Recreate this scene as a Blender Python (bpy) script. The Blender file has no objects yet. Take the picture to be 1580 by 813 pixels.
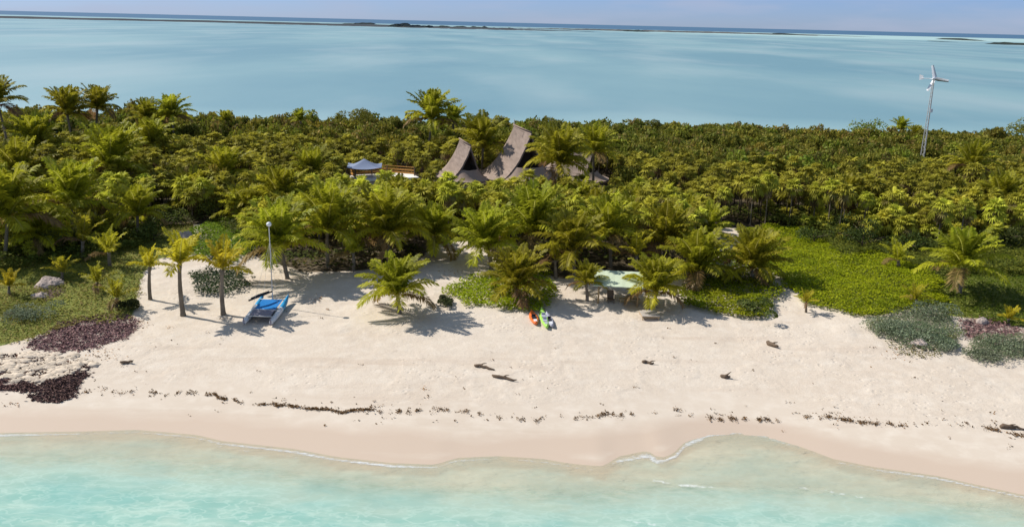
import bpy, math, random
import numpy as np
from mathutils import Vector, Matrix

# ---------------------------------------------------------------- camera
SC = bpy.context.scene
C = SC.collection
W0, H0, F0 = 1580.0, 813.0, 1368.0          # photograph size and focal length in pixels
CAM_Z = 26.0
PITCH = math.atan(371.0 / F0)
ROLL = math.radians(1.36)
fw = Vector((0, math.cos(PITCH), -math.sin(PITCH)))
r0 = Vector((1, 0, 0)); u0 = Vector((0, math.sin(PITCH), math.cos(PITCH)))
rt = r0 * math.cos(ROLL) + u0 * math.sin(ROLL)
up = -r0 * math.sin(ROLL) + u0 * math.cos(ROLL)
cam_d = bpy.data.cameras.new('camera')
cam = bpy.data.objects.new('camera', cam_d); C.objects.link(cam)
M = Matrix((rt, up, -fw)).transposed().to_4x4(); M.translation = (0, 0, CAM_Z)
cam.matrix_world = M
cam_d.sensor_width = 36.0; cam_d.lens = 36.0 * F0 / W0
cam_d.clip_start = 0.5; cam_d.clip_end = 300000
SC.camera = cam
SC.render.resolution_x = 1024; SC.render.resolution_y = 526

# ---------------------------------------------------------------- light
SUN_EL = math.radians(45.0)
SUN_AZ = math.atan2(-6.4, 2.4)               # measured from +Y towards +X; the sun stands left, a little behind
sdir = Vector((math.sin(SUN_AZ) * math.cos(SUN_EL), math.cos(SUN_AZ) * math.cos(SUN_EL), math.sin(SUN_EL)))
sl = bpy.data.lights.new('sun', 'SUN'); sl.energy = 4.2; sl.angle = math.radians(0.5); sl.color = (1.0, 0.95, 0.87)
so = bpy.data.objects.new('sun', sl); C.objects.link(so)
so.rotation_euler = sdir.to_track_quat('Z', 'Y').to_euler(); so.location = (-60, 20, 80)
world = bpy.data.worlds.new('World'); SC.world = world; world.use_nodes = True
SC.view_settings.view_transform = 'Standard'; SC.view_settings.look = 'None'
SC.view_settings.exposure = 0.42; SC.view_settings.gamma = 1.0; SC.view_settings.use_curve_mapping = False
SC.cycles.transparent_max_bounces = 12
SC.cycles.max_bounces = 6


def world_nodes():
    nt = world.node_tree; nt.nodes.clear()
    N = nt.nodes.new; L = nt.links.new
    sky = N('ShaderNodeTexSky'); sky.sky_type = 'NISHITA'; sky.sun_disc = False
    sky.sun_elevation = SUN_EL; sky.sun_rotation = SUN_AZ
    sky.air_density = 1.0; sky.dust_density = 0.1; sky.ozone_density = 4.0; sky.altitude = 30
    tc = N('ShaderNodeTexCoord')
    mp = N('ShaderNodeMapping'); mp.inputs['Scale'].default_value = (5, 5, 34)
    L(tc.outputs['Generated'], mp.inputs['Vector'])
    no = N('ShaderNodeTexNoise'); no.inputs['Scale'].default_value = 1.6; no.inputs['Detail'].default_value = 6
    L(mp.outputs['Vector'], no.inputs['Vector'])
    cr = N('ShaderNodeValToRGB'); cr.color_ramp.elements[0].position = 0.44; cr.color_ramp.elements[1].position = 0.68
    cr.color_ramp.elements[0].color = (0, 0, 0, 1); cr.color_ramp.elements[1].color = (.5, .5, .5, 1)
    L(no.outputs['Fac'], cr.inputs['Fac'])
    tint = N('ShaderNodeMix'); tint.data_type = 'RGBA'; tint.blend_type = 'MULTIPLY'
    tint.inputs['Factor'].default_value = 1.0
    L(sky.outputs['Color'], tint.inputs['A'])
    sp = N('ShaderNodeSeparateXYZ'); L(tc.outputs['Generated'], sp.inputs[0])
    mr = N('ShaderNodeMapRange'); mr.interpolation_type = 'SMOOTHSTEP'; mr.inputs['From Min'].default_value = .03; mr.inputs['From Max'].default_value = .35
    L(sp.outputs['Z'], mr.inputs['Value'])
    tm = N('ShaderNodeMix'); tm.data_type = 'RGBA'; L(mr.outputs['Result'], tm.inputs['Factor'])
    tm.inputs['A'].default_value = SKY_TINT; tm.inputs['B'].default_value = (1.15, .98, .80, 1)
    L(tm.outputs['Result'], tint.inputs['B'])
    mx = N('ShaderNodeMix'); mx.data_type = 'RGBA'
    L(cr.outputs['Color'], mx.inputs['Factor']); L(tint.outputs['Result'], mx.inputs['A'])
    mx.inputs['B'].default_value = (3.0, 3.35, 4.4, 1)
    bg = N('ShaderNodeBackground'); bg.inputs['Strength'].default_value = 0.11
    L(mx.outputs['Result'], bg.inputs['Color'])
    o = N('ShaderNodeOutputWorld'); L(bg.outputs['Background'], o.inputs['Surface'])


SKY_TINT = (0.35, 0.47, 0.86, 1)
world_nodes()

# ---------------------------------------------------------------- geometry helpers
RT, UP, FW = (np.array(v) for v in (rt, up, fw))
CAMP = np.array((0, 0, CAM_Z))
rng = np.random.default_rng(7)


def ray(px, py):
    d = FW + RT * ((px - W0 / 2) / F0) - UP * ((py - H0 / 2) / F0)
    return d


def proj(P):
    P = np.asarray(P, float) - CAMP
    z = P @ FW
    z = np.where(z < 0.1, 0.1, z)
    return W0 / 2 + F0 * (P @ RT) / z, H0 / 2 - F0 * (P @ UP) / z, z


def on_plane_y(px, py, Y):
    d = ray(px, py); t = Y / d[1]
    return CAMP + d * t


def on_z(px, py, z=0.0):
    d = ray(px, py); t = (z - CAM_Z) / d[2]
    return CAMP + d * t


def hash2(ix, iy, s):
    h = (ix.astype(np.int64) * 374761393 + iy.astype(np.int64) * 668265263 + s * 1442695041) & 0xFFFFFFFF
    h = ((h ^ (h >> 13)) * 1274126177) & 0xFFFFFFFF
    h = h ^ (h >> 16)
    return (h & 0xFFFFFF) / float(0xFFFFFF)


def vnoise(x, y, s=0):
    x = np.asarray(x, float); y = np.asarray(y, float)
    ix = np.floor(x); iy = np.floor(y); fx = x - ix; fy = y - iy
    fx = fx * fx * (3 - 2 * fx); fy = fy * fy * (3 - 2 * fy)
    a = hash2(ix, iy, s); b = hash2(ix + 1, iy, s); c = hash2(ix, iy + 1, s); d = hash2(ix + 1, iy + 1, s)
    return (a * (1 - fx) + b * fx) * (1 - fy) + (c * (1 - fx) + d * fx) * fy


def fbm(x, y, s=0, o=4):
    t = 0; a = 0.5; n = 0
    for k in range(o):
        t = t + a * vnoise(x * 2 ** k, y * 2 ** k, s + k * 17); n += a; a *= .5
    return t / n


# shoreline traced as a line on the ground (z = 0)
SHORE_PX = [(-120, 668), (0, 672), (120, 670), (210, 667), (300, 675), (340, 685), (450, 697), (520, 710), (600, 719),
            (670, 722), (705, 711), (770, 708), (840, 713), (880, 720), (930, 727), (955, 709), (1000, 700),
            (1022, 713), (1040, 705), (1058, 686), (1090, 673), (1140, 668), (1185, 675), (1240, 694), (1290, 713),
            (1350, 725), (1450, 739), (1580, 768), (1700, 785)]
SP = np.array([on_z(a, b) for a, b in SHORE_PX])
SX = np.concatenate([[-40000], SP[:, 0], [40000]])
SY = np.concatenate([[SP[0, 1] + 3], SP[:, 1], [SP[-1, 1] - 3]])
_gx = np.arange(-80, 80, 0.5)
_gy = np.interp(_gx, SX, SY)
_k = np.exp(-np.linspace(-2.2, 2.2, 61) ** 2); _k /= _k.sum()
_gs = np.convolve(np.pad(_gy, 30, mode='edge'), _k, mode='valid')


DEEP_PX = [(-120, 700), (0, 700), (150, 702), (300, 713), (400, 723), (500, 736), (600, 745), (700, 748), (800, 754), (900, 759), (1000, 752),
           (1100, 748), (1240, 753), (1350, 762), (1450, 774), (1580, 790), (1700, 800)]
DP = np.array([on_z(a, b) for a, b in DEEP_PX])
DX = np.concatenate([[-40000], DP[:, 0], [40000]]); DY = np.concatenate([[DP[0, 1] + 3], DP[:, 1], [DP[-1, 1] - 3]])


def deep(x): return np.interp(x, DX, DY)
def shore(x): return np.interp(x, SX, SY)
def shore_s(x): return np.interp(x, _gx, _gs)


PROF_S = np.array([-40000, -400, -120, -30, -12, -6, -3, -1.2, 0, 2, 6, 12, 18, 26, 36, 48, 70, 110, 500])
PROF_H = np.array([-12, -9, -6, -2.6, -1.5, -.80, -.36, -.12, 0.0, .10, .40, .78, 1.02, 1.5, 2.1, 2.3, 2.0, 1.4, 1.4])


def lagoon_shore(x): return 192 + 5 * np.sin(np.asarray(x) * .035 + .6) + .05 * np.clip(x, -100, 150)


def terrain(x, y):
    x = np.asarray(x, float); y = np.asarray(y, float)
    s1 = y - shore(x); s0 = y - shore_s(x)
    near = np.where(s1 < 0, 1.0, np.exp(-(s0 / 3.0) ** 2))
    h = np.interp(s0, PROF_S, PROF_H) * (1 - near) + np.interp(s1, PROF_S, PROF_H) * near
    dp_ = deep(x); wd_ = np.maximum(shore(x) - dp_, .5)
    u_ = -s1 / wd_
    hu = np.where(u_ < 1, -.10 * u_ ** 1.2, -.10 - .20 * (dp_ - y) + (fbm(x * .3, y * .5, 23) - .5) * .25 * np.clip(u_ - 1, 0, 1))
    hu = np.maximum(hu, np.interp(s0, PROF_S, PROF_H) - .6)
    h = np.where((s1 < 0) & (s0 > -25), hu, h)
    dry = np.clip((s0 - 7) / 8, 0, 1)
    und = (fbm(x * .16, y * .16, 3) - .5) * .7 * dry * np.clip((s0 - 10) / 25, .15, 1) + (fbm(x * .9, y * .9, 9, 3) - .5) * .10 * dry
    # rough hummocks at the left dune
    h = h + und * (np.abs(x) < 200)
    tl = lagoon_shore(x) - y
    lag = np.interp(tl, [-40000, -300, -40, 0, 8, 25], [-4.0, -4.0, -1.4, 0.0, .7, 9])
    h = np.where(s0 > 60, np.minimum(h, lag), h)
    return h


def at(px, py, dz=0.0):
    """point of the ground under pixel (px, py), lifted by dz"""
    d = ray(px, py)
    t = (2.0 - CAM_Z) / d[2]
    for _ in range(30):
        p = CAMP + d * t
        h = float(terrain(p[0], p[1]))
        t = (h - CAM_Z) / d[2] * .7 + t * .3
    p = CAMP + d * t
    return np.array((p[0], p[1], float(terrain(p[0], p[1])) + dz))


def inpoly(px, py, poly):
    poly = np.asarray(poly, float)
    r = np.zeros(px.shape, bool)
    j = len(poly) - 1
    for i in range(len(poly)):
        xi, yi = poly[i]; xj, yj = poly[j]
        c = ((yi > py) != (yj > py)) & (px < (xj - xi) * (py - yi) / (yj - yi + 1e-9) + xi)
        r ^= c; j = i
    return r


def sample_poly(poly, n_per_m2, seed, cap=60000):
    """random ground points inside a ground patch"""
    g = np.array([at(a, b) for a, b in poly])
    rg = np.random.default_rng(seed)
    lo = g[:, :2].min(0); hi = g[:, :2].max(0)
    n = int(min(cap * 3, (hi - lo).prod() * n_per_m2))
    p = rg.uniform(lo, hi, (n, 2))
    wob = np.stack([fbm(p[:, 0] * .5, p[:, 1] * .5, seed) - .5, fbm(p[:, 0] * .5 + 40, p[:, 1] * .5, seed + 5) - .5], 1) * 2.2
    wob = wob + np.stack([fbm(p[:, 0] * 2.1, p[:, 1] * 2.1, seed + 9) - .5, fbm(p[:, 0] * 2.1 + 9, p[:, 1] * 2.1, seed + 11) - .5], 1) * 1.6 + rg.normal(0, .22, (n, 2)) * (rg.random((n, 1)) < .4)
    k = inpoly(p[:, 0] + wob[:, 0], p[:, 1] + wob[:, 1], g[:, :2])
    return p[k][:cap]


class MB:
    """collects quads / tris as numpy blocks and links ONE mesh object"""
    def __init__(s): s.V = []; s.F = []; s.T = []; s.MI = []; s.n = 0

    def add(s, V, F, tint=(1, 1, 1), mi=0):
        V = np.asarray(V, float).reshape(-1, 3)
        tint = np.asarray(tint, float)
        if tint.ndim == 1: tint = np.tile(tint, (len(V), 1))
        F = np.asarray(F, int)
        s.V.append(V); s.T.append(tint); s.F.append(F + s.n); s.MI.append(np.full(len(F), mi)); s.n += len(V)

    def box(s, c, size, rot=0.0, tint=(1, 1, 1), mi=0, bev=0.0):
        x, y, z = (a / 2 for a in size)
        v = np.array([(-x, -y, -z), (x, -y, -z), (x, y, -z), (-x, y, -z), (-x, -y, z), (x, -y, z), (x, y, z), (-x, y, z)])
        cs, sn = math.cos(rot), math.sin(rot)
        v = v @ np.array([(cs, sn, 0), (-sn, cs, 0), (0, 0, 1)]) + np.asarray(c)
        s.add(v, [(0, 3, 2, 1), (4, 5, 6, 7), (0, 1, 5, 4), (1, 2, 6, 5), (2, 3, 7, 6), (3, 0, 4, 7)], tint, mi)

    def tube(s, path, rad, n=8, tint=(1, 1, 1), mi=0, caps=True, flat=1.0):
        P = np.asarray(path, float); k = len(P)
        rad = np.full(k, rad, float) if np.isscalar(rad) else np.asarray(rad, float)
        T = np.gradient(P, axis=0); T /= np.linalg.norm(T, axis=1)[:, None] + 1e-9
        ref = np.array((0, 0, 1.0)) if abs(T[:, 2]).mean() < .8 else np.array((1.0, 0, 0))
        A = np.cross(T, ref); A /= np.linalg.norm(A, axis=1)[:, None] + 1e-9
        B = np.cross(A, T)
        an = np.arange(n) * 2 * math.pi / n
        V = P[:, None] + rad[:, None, None] * (A[:, None] * np.cos(an)[None, :, None] + B[:, None] * np.sin(an)[None, :, None] * flat)
        F = []
        for i in range(k - 1):
            for j in range(n):
                F.append((i * n + j, i * n + (j + 1) % n, (i + 1) * n + (j + 1) % n, (i + 1) * n + j))
        V = V.reshape(-1, 3)
        if caps:
            V = np.vstack([V, P[0], P[-1]]); a = k * n
            for j in range(n):
                F.append((a, (j + 1) % n, j, j)); F.append((a + 1, (k - 1) * n + j, (k - 1) * n + (j + 1) % n, (k - 1) * n + (j + 1) % n))
        s.add(V, F, tint if np.ndim(tint) == 1 else np.asarray(tint), mi)

    def grid(s, G, tint=(1, 1, 1), mi=0):
        G = np.asarray(G, float); a, b = G.shape[:2]
        i, j = np.meshgrid(np.arange(a - 1), np.arange(b - 1), indexing='ij')
        q = (i * b + j).ravel()
        s.add(G.reshape(-1, 3), np.stack([q, q + b, q + b + 1, q + 1], 1), tint, mi)

    def mesh(s, name, mats, smooth=False):
        V = np.concatenate(s.V); F = np.concatenate(s.F); T = np.concatenate(s.T); MI = np.concatenate(s.MI)
        tri = F[:, 2] == F[:, 3]
        cnt = np.where(tri, 3, 4)
        keep = np.ones(F.shape, bool); keep[tri, 3] = False
        idx = F[keep]
        me = bpy.data.meshes.new(name)
        me.vertices.add(len(V)); me.vertices.foreach_set('co', V.astype(np.float32).ravel())
        me.loops.add(len(idx)); me.loops.foreach_set('vertex_index', idx.astype(np.int32))
        me.polygons.add(len(F))
        st = np.concatenate([[0], np.cumsum(cnt)[:-1]])
        me.polygons.foreach_set('loop_start', st.astype(np.int32))
        me.polygons.foreach_set('loop_total', cnt.astype(np.int32))
        if not isinstance(mats, (list, tuple)): mats = [mats]
        for m in mats: me.materials.append(m)
        me.polygons.foreach_set('material_index', MI.astype(np.int32))
        me.polygons.foreach_set('use_smooth', np.full(len(F), smooth))
        at_ = me.attributes.new('tint', 'FLOAT_COLOR', 'POINT')
        at_.data.foreach_set('color', np.hstack([T, np.ones((len(T), 1))]).astype(np.float32).ravel())
        me.update(calc_edges=True); me.validate()
        return me

    def build(s, name, mats, parent=None, loc=(0, 0, 0), smooth=False):
        return link(name, s.mesh(name, mats, smooth), parent, loc)


def link(name, me, parent=None, loc=(0, 0, 0), scale=None, rz=0.0):
    o = bpy.data.objects.new(name, me); C.objects.link(o)
    o.location = loc
    if scale is not None: o.scale = scale if np.ndim(scale) else (scale,) * 3
    if rz: o.rotation_euler = (0, 0, rz)
    if parent: o.parent = parent
    return o


def tag(o, label=None, cat=None, group=None, kind=None):
    if label: o['label'] = label
    if cat: o['category'] = cat
    if group: o['group'] = group
    if kind: o['kind'] = kind
    return o


def empty(name, loc, label, cat, group=None, rz=0.0):
    o = bpy.data.objects.new(name, None); C.objects.link(o)
    o.empty_display_size = .3
    o.location = loc; o.rotation_euler = (0, 0, rz)
    return tag(o, label, cat, group)


# ---------------------------------------------------------------- materials
def mat(name):
    m = bpy.data.materials.new(name); m.use_nodes = True
    nt = m.node_tree; nt.nodes.clear()
    return m, nt, nt.nodes.new, nt.links.new


def mixc(N, L, fac, a, b, mode='MIX'):
    n = N('ShaderNodeMix'); n.data_type = 'RGBA'; n.blend_type = mode
    for key, v in (('Factor', fac), ('A', a), ('B', b)):
        if hasattr(v, 'is_linked') or isinstance(v, bpy.types.NodeSocket): L(v, n.inputs[key])
        else: n.inputs[key].default_value = v if not isinstance(v, tuple) or len(v) == 4 else (*v, 1)
    return n.outputs['Result']


def ramp(N, L, fac, p0, p1, c0=(0, 0, 0, 1), c1=(1, 1, 1, 1)):
    r = N('ShaderNodeValToRGB'); e = r.color_ramp.elements
    e[0].position, e[1].position = p0, p1; e[0].color, e[1].color = c0, c1
    L(fac, r.inputs['Fac']); return r.outputs['Color']


def noise(N, L, scale, detail=4, vec=None, rough=.55, stretch=None):
    n = N('ShaderNodeTexNoise'); n.inputs['Scale'].default_value = scale; n.inputs['Detail'].default_value = detail
    n.inputs['Roughness'].default_value = rough
    if vec is None:
        g = N('ShaderNodeNewGeometry'); vec = g.outputs['Position']
    if stretch:
        mp = N('ShaderNodeMapping'); mp.inputs['Scale'].default_value = stretch; L(vec, mp.inputs['Vector']); vec = mp.outputs['Vector']
    L(vec, n.inputs['Vector']); return n.outputs['Fac']


def math_(N, L, op, a, b=0.0, clamp=False):
    n = N('ShaderNodeMath'); n.operation = op; n.use_clamp = clamp
    for i, v in enumerate((a, b)):
        if isinstance(v, bpy.types.NodeSocket): L(v, n.inputs[i])
        else: n.inputs[i].default_value = v
    return n.outputs[0]


def attr(N, name):
    a = N('ShaderNodeAttribute'); a.attribute_name = name; return a


def leaf_mat(name, transl=.28, rough=.5, spec=.35, vary=.25):
    m, nt, N, L = mat(name)
    a = attr(N, 'tint')
    oi = N('ShaderNodeObjectInfo')
    v = math_(N, L, 'MULTIPLY_ADD', oi.outputs['Random'], vary); v.node.inputs[2].default_value = 1 - vary / 2
    hs = N('ShaderNodeHueSaturation'); L(a.outputs['Color'], hs.inputs['Color']); L(v, hs.inputs['Value'])
    hv = math_(N, L, 'MULTIPLY_ADD', oi.outputs['Random'], .03); hv.node.inputs[2].default_value = .485
    L(hv, hs.inputs['Hue'])
    p = N('ShaderNodeBsdfPrincipled'); L(hs.outputs['Color'], p.inputs['Base Color'])
    p.inputs['Roughness'].default_value = rough; p.inputs['Specular IOR Level'].default_value = spec
    t = N('ShaderNodeBsdfTranslucent'); L(hs.outputs['Color'], t.inputs['Color'])
    mx = N('ShaderNodeMixShader'); mx.inputs[0].default_value = transl
    L(p.outputs[0], mx.inputs[1]); L(t.outputs[0], mx.inputs[2])
    o = N('ShaderNodeOutputMaterial'); L(mx.outputs[0], o.inputs['Surface'])
    return m


def plain(name, col, rough=.6, spec=.4, nscale=6.0, var=.25, bump=0.0, metal=0.0, use_tint=False, stretch=None):
    m, nt, N, L = mat(name)
    tc = N('ShaderNodeTexCoord')
    f = noise(N, L, nscale, 5, tc.outputs['Object'], stretch=stretch)
    base = (*col, 1)
    if use_tint:
        a = attr(N, 'tint'); base = mixc(N, L, 1.0, base, a.outputs['Color'], 'MULTIPLY')
    d = math_(N, L, 'MULTIPLY_ADD', f, 2 * var); d.node.inputs[2].default_value = 1 - var
    hs = N('ShaderNodeHueSaturation'); L(d, hs.inputs['Value'])
    if use_tint: L(base, hs.inputs['Color'])
    else: hs.inputs['Color'].default_value = base
    p = N('ShaderNodeBsdfPrincipled'); L(hs.outputs['Color'], p.inputs['Base Color'])
    p.inputs['Roughness'].default_value = rough; p.inputs['Specular IOR Level'].default_value = spec
    p.inputs['Metallic'].default_value = metal
    if bump:
        b = N('ShaderNodeBump'); b.inputs['Strength'].default_value = bump; b.inputs['Distance'].default_value = .05
        L(f, b.inputs['Height']); L(b.outputs[0], p.inputs['Normal'])
    o = N('ShaderNodeOutputMaterial'); L(p.outputs[0], o.inputs['Surface'])
    return m


def ground_mat():
    m, nt, N, L = mat('sand_and_soil')
    geo = N('ShaderNodeNewGeometry'); pos = geo.outputs['Position']
    big = noise(N, L, .12, 5, pos); mid = noise(N, L, .9, 6, pos); fine = noise(N, L, 9, 4, pos, .7)
    sand = mixc(N, L, ramp(N, L, big, .35, .7), (.585, .505, .415, 1), (.55, .465, .375, 1))
    sand = mixc(N, L, ramp(N, L, mid, .45, .75), sand, (.63, .555, .465, 1))
    sand = mixc(N, L, math_(N, L, 'MULTIPLY', ramp(N, L, fine, .56, .74), attr(N, 'dry').outputs['Fac']), sand, (.44, .36, .27, 1))
    tide = noise(N, L, .5, 5, pos, .6, stretch=(.12, 1, 1))
    sand = mixc(N, L, math_(N, L, 'MULTIPLY', ramp(N, L, tide, .54, .72), .55), sand, (.48, .385, .30, 1))
    wet = attr(N, 'wet').outputs['Fac']
    wetn = math_(N, L, 'MULTIPLY_ADD', math_(N, L, 'SUBTRACT', noise(N, L, .35, 4, pos, stretch=(.5, 1, 1)), .5), .5)
    L(wet, wetn.node.inputs[2])
    wet_f = ramp(N, L, wetn, .30, .62)
    sand = mixc(N, L, wet_f, sand, (.52, .415, .325, 1))
    grass = attr(N, 'grass').outputs['Fac']
    gcol = mixc(N, L, ramp(N, L, noise(N, L, 1.4, 5, pos), .35, .65), (.12, .15, .026, 1), (.23, .235, .055, 1))
    gf = ramp(N, L, math_(N, L, 'ADD', grass, math_(N, L, 'MULTIPLY', math_(N, L, 'SUBTRACT', mid, .5), .9)), .42, .62)
    c = mixc(N, L, gf, sand, gcol)
    lit = attr(N, 'litter').outputs['Fac']
    lcol = mixc(N, L, ramp(N, L, noise(N, L, 2.2, 5, pos), .4, .7), (.05, .038, .022, 1), (.13, .10, .062, 1))
    lf = ramp(N, L, math_(N, L, 'ADD', lit, math_(N, L, 'MULTIPLY', math_(N, L, 'SUBTRACT', mid, .5), .9)), .42, .62)
    c = mixc(N, L, lf, c, lcol)
    pu = attr(N, 'weed').outputs['Fac']
    pf = ramp(N, L, math_(N, L, 'ADD', pu, math_(N, L, 'MULTIPLY', math_(N, L, 'SUBTRACT', noise(N, L, 1.6, 6, pos, .65), .5), 1.3)), .40, .60)
    pcol = mixc(N, L, ramp(N, L, noise(N, L, 5, 5, pos), .4, .68), (.065, .036, .036, 1), (.14, .09, .09, 1))
    c = mixc(N, L, pf, c, pcol)
    p = N('ShaderNodeBsdfPrincipled'); L(c, p.inputs['Base Color'])
    rr = math_(N, L, 'MULTIPLY_ADD', wet_f, -.35); rr.node.inputs[2].default_value = .9
    L(rr, p.inputs['Roughness']); p.inputs['Specular IOR Level'].default_value = .2
    b = N('ShaderNodeBump'); b.inputs['Strength'].default_value = .5; b.inputs['Distance'].default_value = .14
    foot = noise(N, L, 1.5, 6, pos, .68)
    vo = N('ShaderNodeTexVoronoi'); vo.inputs['Scale'].default_value = 1.7; L(pos, vo.inputs['Vector'])
    dim = ramp(N, L, vo.outputs['Distance'], .10, .30)
    trail = ramp(N, L, noise(N, L, .22, 3, pos), .50, .58)
    foot = math_(N, L, 'ADD', foot, math_(N, L, 'MULTIPLY', math_(N, L, 'MULTIPLY', dim, trail), .55))
    hb = math_(N, L, 'MULTIPLY', foot, attr(N, 'dry').outputs['Fac'])
    L(hb, b.inputs['Height']); L(b.outputs[0], p.inputs['Normal'])
    o = N('ShaderNodeOutputMaterial'); L(p.outputs[0], o.inputs['Surface'])
    return m


def sea_mat():
    m, nt, N, L = mat('clear_shallow_water')
    geo = N('ShaderNodeNewGeometry'); pos = geo.outputs['Position']
    dep = attr(N, 'depth').outputs['Fac']
    streak = noise(N, L, .42, 5, pos, stretch=(.55, 1.0, 1))
    dd = math_(N, L, 'ADD', dep, math_(N, L, 'MULTIPLY', math_(N, L, 'SUBTRACT', streak, .5), .35))
    al = math_(N, L, 'SUBTRACT', 1.0, math_(N, L, 'POWER', 2.718, math_(N, L, 'MULTIPLY', math_(N, L, 'MAXIMUM', dd, 0.0), -3.2)))
    al = math_(N, L, 'MULTIPLY', al, .93)
    body = mixc(N, L, ramp(N, L, dd, .25, 1.2), (.52, .60, .48, 1), (.27, .475, .405, 1))
    cau = noise(N, L, .9, 4, pos, .6, stretch=(.45, 1.0, 1))
    body = mixc(N, L, ramp(N, L, cau, .42, .70), body, (.43, .58, .49, 1))
    caustic_web = math_(N, L, 'ABSOLUTE', math_(N, L, 'SUBTRACT', noise(N, L, 1.3, 3, pos, .5, stretch=(.6, 1.0, 1)), .5))  # bright caustic lines: focused sunlight painted into the water colour
    body = mixc(N, L, math_(N, L, 'MULTIPLY', ramp(N, L, caustic_web, 0.0, .05, (1, 1, 1, 1), (0, 0, 0, 1)), .45), body, (.50, .66, .57, 1))
    body = mixc(N, L, math_(N, L, 'MULTIPLY', ramp(N, L, noise(N, L, .3, 4, pos, stretch=(.5, 1, 1)), .5, .72), .6), body, (.20, .44, .40, 1))
    wr = noise(N, L, 1.9, 6, pos, .65, stretch=(.5, 1.0, 1))
    fr_ = math_(N, L, 'MULTIPLY', attr(N, 'front').outputs['Fac'], ramp(N, L, wr, .42, .66))
    al = math_(N, L, 'MAXIMUM', al, math_(N, L, 'MULTIPLY', fr_, .55))
    body = mixc(N, L, math_(N, L, 'MULTIPLY', fr_, .8), body, (.20, .37, .28, 1))
    df = N('ShaderNodeBsdfDiffuse'); L(body, df.inputs['Color'])
    tr = N('ShaderNodeBsdfTransparent')
    L(mixc(N, L, ramp(N, L, dep, 0.0, .3), (.93, .98, .95, 1), (.90, .985, .95, 1)), tr.inputs['Color'])
    mx = N('ShaderNodeMixShader'); L(al, mx.inputs[0]); L(tr.outputs[0], mx.inputs[1]); L(df.outputs[0], mx.inputs[2])
    # ripples
    b = N('ShaderNodeBump'); b.inputs['Strength'].default_value = .5; b.inputs['Distance'].default_value = .1
    rp = noise(N, L, 1.5, 5, pos, .6, stretch=(.5, 1, 1)); L(rp, b.inputs['Height'])
    gl = N('ShaderNodeBsdfGlossy'); gl.inputs['Roughness'].default_value = .12; L(b.outputs[0], gl.inputs['Normal'])
    fr = N('ShaderNodeFresnel'); fr.inputs['IOR'].default_value = 1.33; L(b.outputs[0], fr.inputs['Normal'])
    m2 = N('ShaderNodeMixShader'); L(math_(N, L, 'MULTIPLY', fr.outputs[0], .7), m2.inputs[0])
    L(mx.outputs[0], m2.inputs[1]); L(gl.outputs[0], m2.inputs[2])
    # foam: thin lacy rim at the water's edge and a few torn streaks
    fo = attr(N, 'foam').outputs['Fac']
    fn = noise(N, L, 3.2, 6, pos, .7)
    ff = ramp(N, L, math_(N, L, 'ADD', fo, math_(N, L, 'MULTIPLY', math_(N, L, 'SUBTRACT', fn, .5), 1.1)), .42, .95)
    fd = N('ShaderNodeBsdfDiffuse'); fd.inputs['Color'].default_value = (.72, .74, .74, 1)
    m3 = N('ShaderNodeMixShader'); L(math_(N, L, 'MULTIPLY', ff, .75), m3.inputs[0]); L(m2.outputs[0], m3.inputs[1]); L(fd.outputs[0], m3.inputs[2])
    o = N('ShaderNodeOutputMaterial'); L(m3.outputs[0], o.inputs['Surface'])
    return m


def lagoon_mat():
    m, nt, N, L = mat('lagoon_water')
    geo = N('ShaderNodeNewGeometry'); pos = geo.outputs['Position']
    n1 = noise(N, L, .0065, 5, pos, .5, stretch=(.8, .30, 1))
    n2 = noise(N, L, .015, 5, pos, .5, stretch=(.8, .28, 1))
    shal = attr(N, 'shoal').outputs['Fac']
    c = mixc(N, L, ramp(N, L, n1, .40, .62), (.125, .258, .305, 1), (.205, .345, .365, 1))
    c = mixc(N, L, math_(N, L, 'MULTIPLY', ramp(N, L, n2, .48, .68), .55), c, (.31, .41, .42, 1))
    sh = ramp(N, L, math_(N, L, 'ADD', shal, math_(N, L, 'MULTIPLY', math_(N, L, 'SUBTRACT', n2, .5), .5)), .3, .9)
    c = mixc(N, L, sh, c, (.36, .52, .50, 1))
    df = N('ShaderNodeBsdfDiffuse'); L(c, df.inputs['Color'])
    b = N('ShaderNodeBump'); b.inputs['Strength'].default_value = .35; b.inputs['Distance'].default_value = .3
    L(noise(N, L, .7, 4, pos), b.inputs['Height'])
    gl = N('ShaderNodeBsdfGlossy'); gl.inputs['Roughness'].default_value = .35; L(b.outputs[0], gl.inputs['Normal'])
    mx = N('ShaderNodeMixShader'); mx.inputs[0].default_value = .26
    L(df.outputs[0], mx.inputs[1]); L(gl.outputs[0], mx.inputs[2])
    o = N('ShaderNodeOutputMaterial'); L(mx.outputs[0], o.inputs['Surface'])
    return m


def ocean_mat():
    m, nt, N, L = mat('deep_ocean_water')
    geo = N('ShaderNodeNewGeometry')
    n1 = noise(N, L, .0006, 4, geo.outputs['Position'], stretch=(.3, 1, 1))
    c = mixc(N, L, n1, (.035, .10, .19, 1), (.055, .14, .235, 1))
    df = N('ShaderNodeBsdfDiffuse'); L(c, df.inputs['Color'])
    gl = N('ShaderNodeBsdfGlossy'); gl.inputs['Roughness'].default_value = .4
    mx = N('ShaderNodeMixShader'); mx.inputs[0].default_value = .15
    L(df.outputs[0], mx.inputs[1]); L(gl.outputs[0], mx.inputs[2])
    o = N('ShaderNodeOutputMaterial'); L(mx.outputs[0], o.inputs['Surface'])
    return m


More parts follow.
